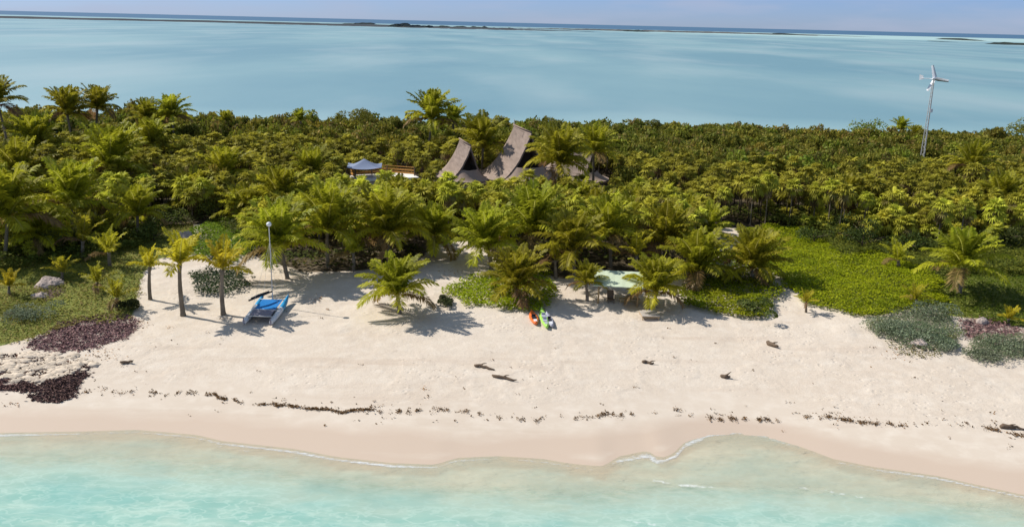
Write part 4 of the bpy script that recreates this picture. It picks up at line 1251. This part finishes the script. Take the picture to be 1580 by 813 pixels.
# ---------------------------------------------------------------- beached catamaran
pA = at(383, 501); pB = at(413, 505)                      # sterns of the two hulls
pC = at(441, 468)
ctr = (pA + pB) / 2
fwd2 = (pC - pB)[:2]; LB = float(np.hypot(*fwd2)); yaw = math.atan2(fwd2[1], fwd2[0])
LB = min(LB, 6.2)
print('cat length', LB, 'beam', np.hypot(*(pB - pA)[:2]))
BM = 2.25
tilt = math.atan2(float(terrain(*(ctr[:2] + fwd2 / np.hypot(*fwd2) * LB))) - ctr[2], LB)
o = empty('catamaran', ctr + (0, 0, .02), 'beached catamaran with white and blue hulls, blue trampoline and bare mast', 'sailboat')
o.rotation_euler = (0, -tilt, yaw)


def hull(mb, y0, x0, x1, split=None):
    n = 16; m = 12
    s = np.linspace(0, 1, n)
    xs = x0 + (x1 - x0) * s
    wd = .24 * np.interp(s, [0, .08, .3, .65, .9, 1], [.7, .9, 1, .95, .45, .06])
    zt = np.interp(s, [0, .2, .6, 1], [.50, .52, .60, .82]); zb = np.interp(s, [0, .2, .5, .85, 1], [.14, .04, 0, .08, .5])
    an = np.arange(m) * 2 * math.pi / m
    G = []
    for i in range(n):
        cy = np.cos(an); sz = np.sin(an)
        ee = np.sign(sz) * np.abs(sz) ** .8
        z = (zt[i] + zb[i]) / 2 + ee * (zt[i] - zb[i]) / 2
        y = y0 + wd[i] * np.sign(cy) * np.abs(cy) ** .6 * np.where(sz < 0, 1 + .45 * sz, 1)
        G.append(np.column_stack([np.full(m, xs[i]), y, z]))
    G = np.array(G); G = np.concatenate([G, G[:, :1]], 1)
    a, b = G.shape[:2]
    i, j = np.meshgrid(np.arange(a - 1), np.arange(b - 1), indexing='ij'); qd = (i * b + j).ravel()
    F = np.stack([qd, qd + b, qd + b + 1, qd + 1], 1)
    k = int((a - 1) * split) if split else a
    mi = (i.ravel() >= k).astype(int)
    V = G.reshape(-1, 3)
    for w in (0, 1):
        if (mi == w).any(): mb.add(V, F[mi == w], mi=w)
    c0 = G[0, :m].mean(0); mb.add(np.vstack([G[0, :m], c0]), [(m, (q_ + 1) % m, q_, q_) for q_ in range(m)])


for sy_ in (-1, 1):
    mb = MB(); hull(mb, sy_ * BM / 2, 0, LB, .56 if sy_ < 0 else .66)
    hl = mb.build('hull', [MT['white'], MT['bluepaint']], o, smooth=True)
    mb = MB(); mb.box((-.12, sy_ * BM / 2, .42), (.16, .05, .62)); mb.build('rudder', MT['grey'], o)
for xx in (.5, LB * .36, LB * .80):
    mb = MB(); mb.tube([(xx, -BM / 2, .66), (xx, BM / 2, .66)], .05, 8); mb.build('crossbeam', MT['metal'], o, smooth=True)
mb = MB()
u_, v_ = np.meshgrid(np.linspace(LB * .37, LB * .79, 9), np.linspace(-BM / 2 + .22, BM / 2 - .22, 9), indexing='ij')
G = np.stack([u_, v_, .68 - .06 * np.sin((u_ - u_.min()) / (u_.max() - u_.min()) * math.pi) * np.cos(v_ / BM * math.pi)], -1)
mb.grid(G); G2 = G.copy(); G2[..., 2] -= .02; mb.grid(G2[:, ::-1]); mb.build('trampoline', MT['blue'], o, smooth=True)
mb = MB()
u_, v_ = np.meshgrid(np.linspace(.52, LB * .355, 7), np.linspace(-BM / 2 + .22, BM / 2 - .22, 9), indexing='ij')
G = np.stack([u_, v_, .67 - .05 * np.cos(v_ / BM * math.pi)], -1)
mb.grid(G); G2 = G.copy(); G2[..., 2] -= .02; mb.grid(G2[:, ::-1]); mb.build('aft_trampoline', MT['grey'], o, smooth=True)
# mast, straight up in the world
MX = LB * .80
dirv = Matrix.Rotation(-tilt, 3, 'Y').inverted() @ Vector((0, 0, 1))
dv = np.array(Matrix.Rotation(tilt, 3, 'Y') @ Vector((0, 0, 1)))
base_m = np.array((MX, 0, .66))
mh = 6.7
mb = MB(); mb.tube([base_m, base_m + dv * mh * .5, base_m + dv * mh], [.045, .045, .035], 8); mb.build('mast', MT['metal'], o, smooth=True)
mb = MB(); q = base_m + dv * (mh + .1)
t_ = np.linspace(-1, 1, 9); mb.tube(np.stack([np.zeros(9) + q[0], np.zeros(9) + q[1], q[2] + t_ * .22], 1), .22 * np.sqrt(np.clip(1 - t_ ** 2, 0.001, 1)), 12); mb.build('mast_float', MT['white'], o, smooth=True)
mb = MB(); mb.tube([base_m + dv * .75, base_m + dv * .62 + np.array((-2.1, 1.45, 0))], [.07, .08], 8); mb.build('boom', MT['black'], o, smooth=True)
mb = MB(); mb.tube([base_m + dv * .85 + np.array((-.3, .2, 0)), base_m + dv * .82 + np.array((-1.3, .86, 0)), base_m + dv * .74 + np.array((-1.9, 1.3, 0))], [.06, .10, .07], 8); mb.build('furled_sail', MT['black'], o, smooth=True)
for e in ((LB * .98, BM / 2, .8), (LB * .98, -BM / 2, .8), (LB * .4, BM / 2, .62), (LB * .4, -BM / 2, .62)):
    mb = MB(); mb.tube([np.array(e), base_m + dv * mh * .78], .008, 4); mb.build('stay', MT['metal'], o)


# ---------------------------------------------------------------- kayaks
def kayak(p0, p1, wid, body, seat, label, second=None):
    a = at(*p0); b = at(*p1); d = b - a; ln = float(np.hypot(*d[:2])); yw = math.atan2(d[1], d[0])
    sl_ = math.atan2(d[2], ln)
    o = empty('kayak', a + (0, 0, .02), label, 'kayak', 'kayaks on the sand'); o.rotation_euler = (0, -sl_, yw)
    n = 18; m = 14
    s = np.linspace(0, 1, n)
    w = wid / 2 * np.sin(np.pi * np.clip(s, .02, .98)) ** .55
    G = []
    for i in range(n):
        an = np.arange(m + 1) * 2 * math.pi / m
        top = .30 + .10 * (abs(s[i] - .5) * 2) ** 2; dip = .12 if .28 < s[i] < .66 else 0
        sz = np.sin(an); cy = np.cos(an)
        z = np.where(sz > 0, .16 + sz * (top - .16) - dip * np.clip(1 - np.abs(cy) * 1.3, 0, 1), .16 + sz * (.16 - .12 * (abs(s[i] - .5) * 2) ** 3))
        G.append(np.column_stack([np.full(m + 1, s[i] * ln), cy * w[i], z]))
    G = [np.tile(G[0].mean(0), (m + 1, 1))] + G + [np.tile(G[-1].mean(0), (m + 1, 1))]
    mb = MB(); mb.grid(np.array(G)); mb.build('hull', body, o, smooth=True)
    for xx in ((.46,) if ln < 4.2 else (.34, .58)):
        mb = MB(); mb.box((ln * xx, 0, .27), (.5, wid * .5, .06)); mb.box((ln * xx + .24, 0, .36), (.06, wid * .45, .2)); mb.build('seat', seat, o)
    mb = MB(); mb.box((ln * .16, 0, .335), (.45, wid * .34, .05)); mb.build('hatch', second or seat, o)
    return o


kayak((827, 503), (820, 484), .78, MT['orange'], MT['black'], 'orange kayak with dark stern lying on the sand, left of the green one', MT['white'])
kayak((844, 509), (835, 480), .72, MT['lime'], MT['lav'], 'lime green kayak lying on the sand right of the orange one')
kayak((852, 507), (843, 487), .62, MT['lav'], MT['black'], 'pale grey kayak lying against the right side of the green one', MT['white'])

# ---------------------------------------------------------------- shelter, crates
sA = at(921, 468); sB = at(987, 476)
o = empty('beach_shelter', sA, 'beach shelter with pale green flat roof on wooden posts', 'shelter')
wx = float(sB[0] - sA[0]); dpt = 2.8; yaw = math.atan2(sB[1] - sA[1], sB[0] - sA[0]) * .4
o.rotation_euler = (0, 0, yaw)
for x, y, hh_ in ((0.1, 0, 1.75), (wx - .15, 0, 1.75), (.1, dpt, 2.15), (wx - .15, dpt, 2.15)):
    mb = MB(); gz_ = -.2
    mb.tube([(x, y, gz_), (x + .02, y, hh_ * .5), (x, y, hh_)], [.085, .075, .07], 8, (1, .95, .85)); mb.build('post', MT['wood'], o, smooth=True)
mb = MB(); n = 15
u_, v_ = np.meshgrid(np.linspace(-.35, wx + .3, n), np.linspace(-.4, dpt + .35, 9), indexing='ij')
G = np.stack([u_, v_, 1.80 + .14 * (v_ + .4) + .012 * np.cos(u_ * 6)], -1); G2 = G.copy(); G2[..., 2] -= .06
mb.grid(G); mb.grid(G2[:, ::-1])
for a, b in ((G[0], G2[0]), (G[-1], G2[-1]), (G[:, 0], G2[:, 0]), (G[:, -1], G2[:, -1])): mb.grid(np.stack([a, b], 1))
mb.build('roof', MT['awning'], o, smooth=False)
mb = MB(); mb.tube([(-.2, 0, 1.70), (wx + .2, 0, 1.70)], .05, 6); mb.tube([(-.2, dpt, 2.1), (wx + .2, dpt, 2.1)], .05, 6); mb.build('beam', MT['wood'], o)
p = at(972, 471)
o = empty('bench', p + (0, .6, 0), 'low wooden bench in the shade under the shelter', 'bench')
mb = MB(); mb.box((0, 0, .42), (1.9, .5, .07)); mb.build('seat', MT['wood'], o)
for sx_ in (-.8, .8):
    mb = MB(); mb.box((sx_, 0, .19), (.09, .42, .39)); mb.build('leg', MT['wood'], o)
p = at(943, 470)
o = empty('deck_chair', p + (0, .5, 0), 'dark wooden deck chair under the left half of the shelter', 'chair')
mb = MB(); mb.box((0, 0, .36), (.6, .7, .06)); mb.build('seat', MT['drift'], o)
mb = MB(); mb.add([(-.3, .33, .36), (.3, .33, .36), (.3, .75, 1.0), (-.3, .75, 1.0), (-.3, .39, .36), (.3, .39, .36), (.3, .81, 1.0), (-.3, .81, 1.0)], [(0, 1, 2, 3), (7, 6, 5, 4), (0, 4, 5, 1), (3, 2, 6, 7), (0, 3, 7, 4), (1, 5, 6, 2)]); mb.build('backrest', MT['drift'], o)
for sx_ in (-.27, .27):
    for sy_ in (-.3, .3):
        mb = MB(); mb.box((sx_, sy_, .16), (.06, .06, .33)); mb.build('leg', MT['drift'], o)
p = at(1003, 492)
o = empty('sun_lounger', p, 'weathered pale lounger on the sand in front of the shelter palm', 'lounger', rz=.05)
mb = MB()
for k in range(6): mb.box((0, -.25 + k * .27, .36 + .0), (1.55, .24, .05))
mb.build('slatted_top', plain('weathered_board', (.46, .41, .36), .8, .2, 4, .15), o)
mb = MB(); mb.box((-.74, .42, .28), (.07, 1.6, .10)); mb.box((.74, .42, .28), (.07, 1.6, .10)); mb.box((0, -.36, .28), (1.41, .06, .10)); mb.build('frame', MT['wood'], o)
for sx_ in (-.7, .7):
    for y in (-.3, 1.1):
        mb = MB(); mb.box((sx_, y, .1), (.08, .08, .27)); mb.build('leg', MT['wood'], o)
p = at(995, 476)
o = empty('stake', p, 'thin pale wooden stake beside the lounger', 'stake')
mb = MB(); mb.tube([(0, 0, -.3), (.03, 0, 1.3)], [.05, .04], 7); mb.build('pole', MT['wood'], o)

# ---------------------------------------------------------------- driftwood, rocks, wrack
for i, (a, b, r1, lb) in enumerate([
        ((732, 565), (763, 571), .13, 'upper of two parallel driftwood logs in the middle of the beach'),
        ((759, 582), (797, 588), .13, 'lower of two parallel driftwood logs in the middle of the beach'),
        ((990, 559), (1009, 562), .14, 'short dark driftwood piece right of the parallel logs'),
        ((1112, 582), (1127, 584), .17, 'dark forked driftwood stump on the right half of the beach'),
        ((1182, 531), (1200, 537), .20, 'fat grey driftwood piece high on the beach below the creeper field'),
        ((186, 561), (206, 560), .13, 'dark driftwood piece near the rocky seaweed bank at left'),
        ((1542, 659), (1580, 664), .16, 'long brown driftwood log on the wrack line at the right edge'),
        ((1036, 1), (1, 1), 0, '')]):
    if not lb: continue
    p0 = at(*a); p1 = at(*b); L_ = p1 - p0; k = 8; s = np.linspace(0, 1, k)
    o = empty('driftwood_log', p0, lb, 'driftwood', 'driftwood on the beach')
    r = np.random.default_rng(700 + i)
    P = L_[None] * s[:, None] + np.stack([np.zeros(k), r.uniform(-.1, .1, k), r1 * .6 + r.uniform(-.02, .08, k)], 1)
    mb = MB(); mb.tube(P, r1 * np.interp(s, [0, .1, .6, 1], [.6, 1, .85, .35]) * r.uniform(.85, 1.15, k), 8); mb.build('log', MT['drift'], o, smooth=True)
    mb = MB(); q = P[2 + i % 3]
    mb.tube([q, q + (.25, -.1, .18), q + (.5, -.12, .42 if i == 3 else .22)], [r1 * .5, r1 * .35, r1 * .12], 6); mb.build('branch_stub', MT['drift'], o, smooth=True)


def rock_mesh(seed, rad, sub=14):
    r = np.random.default_rng(seed)
    th = np.linspace(0, math.pi * .62, sub); ph = np.linspace(0, 2 * math.pi, sub * 2 + 1)
    A, B = np.meshgrid(th, ph, indexing='ij')
    nx, ny, nz = np.sin(A) * np.cos(B), np.sin(A) * np.sin(B), np.cos(A)
    ox = r.uniform(0, 50)
    d = .45 + 1.0 * fbm((nx + nz * .7) * 2.2 + ox, (ny - nz * .5) * 2.2 + ox, seed, 5)
    G = np.stack([nx * d * rad[0], ny * d * rad[1], nz * d * rad[2]], -1); G[:, -1] = G[:, 0]
    return G


for i, (cx, cy, w, h, lb) in enumerate([
        (80, 440, 44, 13, 'grey coral boulder on the left dune'),
        (62, 458, 26, 7, 'flat pale stone just below the boulder on the left dune'),
        (282, 374, 34, 16, 'grey rock pile behind the young palms'),
        (1420, 533, 30, 10, 'small pale rock among the silvery shrubs at right'),
        (1515, 498, 18, 8, 'pale stone in the purple weed at right')]):
    b = at(cx, cy); z = proj(b)[2]
    G = rock_mesh(800 + i, (w / 2 / F0 * z, w / 2.4 / F0 * z, h / F0 * z))
    mb = MB(); mb.grid(G, (.9, .85, .9)); o = mb.build('boulder', MT['rock'], None, tuple(b)); tag(o, lb, 'rock', 'rocks on the dunes')

# pitted pale ledge of lumpy sand-rock at the left, seaweed lodged between the lumps
def ledge(poly, seed, label, lumps):
    r = np.random.default_rng(seed)
    gp = np.array([at(*q) for q in poly])
    mb = MB(); lo = gp[:, :2].min(0); hi = gp[:, :2].max(0); c = 0
    while c < lumps:
        q = r.uniform(lo, hi)
        if not inpoly(np.array([q[0]]), np.array([q[1]]), gp[:, :2])[0]: continue
        rd = r.uniform(.16, .46)
        G = rock_mesh(int(r.integers(1e6)), (rd * 1.3, rd, rd * .45), 7) + np.array((q[0], q[1], float(terrain(*q)) - .02))
        mb.grid(G, np.array((1.22, 1.18, 1.12)) * r.uniform(.85, 1.1)); c += 1
    return tag(mb.build('rock_ledge', MT['rock'], smooth=True), label, 'rocks')


ledge([(-80, 545), (0, 542), (60, 545), (120, 548), (150, 558), (135, 572), (95, 580), (60, 592), (0, 585), (-80, 585)], 31, 'lumpy pale rock ledge at the left edge with seaweed between its lumps', 240)


def wrack(name, n, gen, seed, label, size=.10, tone=(1, 1, 1)):
    r = np.random.default_rng(seed); mb = MB()
    p = gen(r, n)
    n = len(p)
    z = terrain(p[:, 0], p[:, 1]) + .02
    P = np.column_stack([p, z + r.uniform(0, .08, n)])
    nv = r.normal(0, .6, (n, 3)) + UPV; nv /= np.linalg.norm(nv, axis=1)[:, None]
    a = np.cross(nv, r.normal(0, 1, (n, 3))); a /= np.linalg.norm(a, axis=1)[:, None]; b = np.cross(nv, a)
    s = (size * r.uniform(.4, 1.5, n))[:, None]
    V = np.stack([P - a * s, P + b * s * .5, P + a * s, P - b * s * .5], 1).reshape(-1, 3)
    c = np.asarray(tone) * r.uniform(.5, 1.7, (n, 1)) * np.ones(3)
    mb.add(V, np.arange(n)[:, None] * 4 + np.arange(4), np.repeat(c, 4, 0))
    return tag(mb.build(name, MT['weed']), label, 'seaweed', kind='stuff')


WR = [(110, 602), (150, 604), (200, 607), (260, 611), (300, 609), (330, 613), (380, 620), (440, 622), (500, 629), (530, 635), (570, 632), (620, 640), (680, 637), (740, 642),
      (800, 648), (870, 645), (930, 640), (990, 643), (1035, 634), (1080, 645), (1130, 648), (1200, 648), (1280, 645), (1340, 655), (1420, 658), (1500, 656), (1560, 668), (1600, 671)]
WG = np.array([at(*q) for q in WR])
WDEN = np.interp(np.arange(0, 1600, 4), [0, 110, 160, 240, 310, 335, 420, 520, 560, 620, 700, 800, 900, 1000, 1100, 1200, 1300, 1400, 1500, 1600],
                 [0, .25, .3, .35, .12, .9, .9, 1.2, .9, .6, .3, .3, .25, .2, .28, .3, .28, .32, .3, .5])


def line_gen(r, n):
    t = np.sort(r.uniform(110, 1600, n))
    x = np.interp(t, [a for a, b in WR], WG[:, 0]); y = np.interp(t, [a for a, b in WR], WG[:, 1])
    y = y + (fbm(x * .35, x * 0, 12) - .5) * 1.6 + (fbm(x * 1.6, x * 0, 14) - .5) * .7
    den = np.interp(t, np.arange(0, 1600, 4), WDEN)
    cl = vnoise(x * 3.1, x * 0 + 2, 16) * .75 + vnoise(x * .5, x * 0 + 5, 18) * .35
    keep = cl + r.uniform(-.25, .25, n) > .92 - .52 * den
    sp = np.where(den > .7, .11, .16)
    return np.column_stack([x, y + r.normal(0, 1, n) * sp])[keep]


wrack('wrack_line', 16000, line_gen, 41, 'thin broken line of dried brown seaweed along the high water mark', .06)


def spot_gen(r, n):
    out = []
    for k in range(190):
        px = r.uniform(100, 1580); py = np.interp(px, [a for a, b in WR], [b for a, b in WR]) + r.normal(0, 6) - abs(r.normal(0, 5))
        if r.random() < .06: py += r.uniform(15, 35)
        elif r.random() < .35: py -= r.uniform(10, 130)
        q = at(px, py); m = r.integers(1, 7)
        out.append(q[:2] + r.normal(0, 1, (m, 2)) * (.14, .07))
    return np.concatenate(out)


wrack('seaweed_scraps', 0, spot_gen, 43, 'scattered scraps of dried seaweed on the beach', .07)


def poly_gen(poly, dens):
    def f(r, n): return sample_poly(poly, dens, int(r.integers(999)))
    return f


wrack('seaweed_bank', 0, poly_gen(P_WEED[0], 95), 45, 'purple brown bank of dry seaweed below the left dune', .10, (1.5, 1.55, 3.6))
wrack('seaweed_bank', 0, poly_gen([(20, 592), (60, 600), (90, 582), (150, 562), (120, 612), (98, 622), (60, 608), (20, 606)], 260), 47, 'dark wedge of seaweed below the rock ledge at left', .11, (.8, .85, 1.8))
wrack('seaweed_bank', 0, poly_gen([(-60, 574), (0, 570), (25, 590), (55, 600), (20, 606), (-60, 596)], 200), 48, 'dark band of seaweed at the left edge below the rock ledge', .11, (.9, .9, 1.9))
wrack('seaweed_bank', 0, poly_gen(P_WEED[2], 80), 49, 'purple dry seaweed patch between the silvery shrubs at right', .09, (1.6, 1.7, 3.8))
wrack('seaweed_bank', 0, poly_gen([(-30, 622), (40, 622), (45, 628), (-30, 628)], 30), 50, 'thin strip of seaweed near the water at the left edge', .08, (1.1, .9, .8))


def litter_gen(r, n):
    out = []
    for cx, cy, sp, m in ((345, 492, 5, 14), (260, 505, 5, 10), (505, 478, 2, 16), (655, 600, 3, 14), (660, 612, 3, 12), (490, 462, 6, 26), (700, 420, 12, 60), (220, 500, 10, 30), (160, 545, 14, 70), (1390, 545, 14, 60)):
        for _ in range(m):
            q = at(cx + r.normal(0, sp), cy + r.normal(0, sp * .45)); out.append(q[:2])
    return np.array(out)


wrack('seaweed_scraps', 0, poly_gen([(-60, 545), (60, 548), (150, 558), (95, 590), (-60, 585)], 60), 53, 'dark seaweed scraps lodged in the rock ledge at left', .09, (.6, .5, .8))
wrack('dry_leaf_litter', 0, litter_gen, 52, 'scattered dry leaves and twigs on the upper beach', .07, (2.0, 1.8, 1.4))

# ---------------------------------------------------------------- far shore: islets and low mangrove strips across the lagoon
def far_mound(name, px0, px1, off, thick, hpx, label, seed, cat='islet', cols=GREENS, group='mangrove islets in the lagoon', dens=1.0):
    """low island off pixels below the horizon; real size follows from its distance"""
    th = off * (math.cos(PITCH) ** 2) / F0
    D = CAM_Z / math.tan(th)
    hx = (px0 + px1) / 2
    x0 = (px0 - W0 / 2) / F0 * D / math.cos(PITCH); x1 = (px1 - W0 / 2) / F0 * D / math.cos(PITCH)
    D2 = CAM_Z / math.tan((off - thick) * (math.cos(PITCH) ** 2) / F0)
    r = np.random.default_rng(seed)
    n = max(24, int((px1 - px0) * 1.5)); m = 7
    xs = np.linspace(x0, x1, n); t = np.linspace(0, 1, n)
    env = np.sin(np.pi * np.clip(t, .001, .999)) ** .4
    nz = fbm(t * (px1 - px0) * .12 + seed, t * 0 + seed, seed, 4)
    hm = hpx * D / F0 * env * np.clip((nz - .25) * 2.0, .08, 1.3)
    G = []
    for j in range(m):
        v = j / (m - 1)
        y = D + (D2 - D) * v * env + (fbm(t * 9 + seed, t * 0 + v, seed + 2) - .5) * (D2 - D) * .5
        prof_ = np.sin(np.pi * v) ** .5 if 0 < v < 1 else 0
        G.append(np.stack([xs, y, -.3 + (hm + .3) * prof_ * (.7 + .6 * fbm(t * (px1 - px0) * .4, t * 0 + j, seed + 4))], 1))
    mb = MB()
    c = np.asarray(cols)[r.integers(0, len(cols), n * m)] * r.uniform(.7, 1.3, (n * m, 1))
    mb.grid(np.array(G), c)
    o = mb.build(name, MT['leaf'], smooth=False)
    return tag(o, label, cat, group)


DK = [(.035, .05, .035), (.05, .062, .045), (.03, .042, .035)]
SM = [(.085, .095, .095), (.12, .112, .10), (.065, .078, .085)]
far_mound('mangrove_islet', 601, 662, 11.0, 1.5, 6.5, 'darkest and tallest mangrove islet in the lagoon, left of centre', 1, cols=DK)
far_mound('mangrove_islet', 664, 785, 9.5, 1.0, 3.0, 'low strip of mangrove islets just right of the darkest one', 2, cols=DK)
far_mound('mangrove_islet', 540, 575, 8.0, .8, 2.6, 'small dark islet left of the tallest one', 3, cols=DK)
far_mound('mangrove_islet', 1487, 1580, 16.0, 1.2, 2.6, 'long thin green islet at the right edge of the lagoon', 4, cols=DK)
far_mound('mangrove_islet', 1410, 1430, 14.0, 1.0, 2.0, 'tiny green islet left of the long thin one at right', 5, cols=DK)
far_mound('mangrove_islet', 1447, 1468, 11.0, 1.0, 2.6, 'tiny dark islet above the turbine', 6, cols=DK)
far_mound('mangrove_islet', 948, 980, 9.5, 1.0, 2.6, 'small dark islet in the middle distance right of centre', 7, cols=DK)
far_mound('mangrove_islet', 1180, 1215, 9.0, 1.0, 2.4, 'small dark islet far off between centre and turbine', 8, cols=DK)
far_mound('far_shore', -300, 900, 11.5, 3.6, 1.2, None, 9, cat=None, cols=SM, group=None)['kind'] = 'structure'
far_mound('far_shore', 760, 1300, 9.0, 2.0, 1.2, None, 10, cat=None, cols=SM + [(.22, .19, .15)], group=None)['kind'] = 'structure'
print('objects', len(bpy.data.objects))
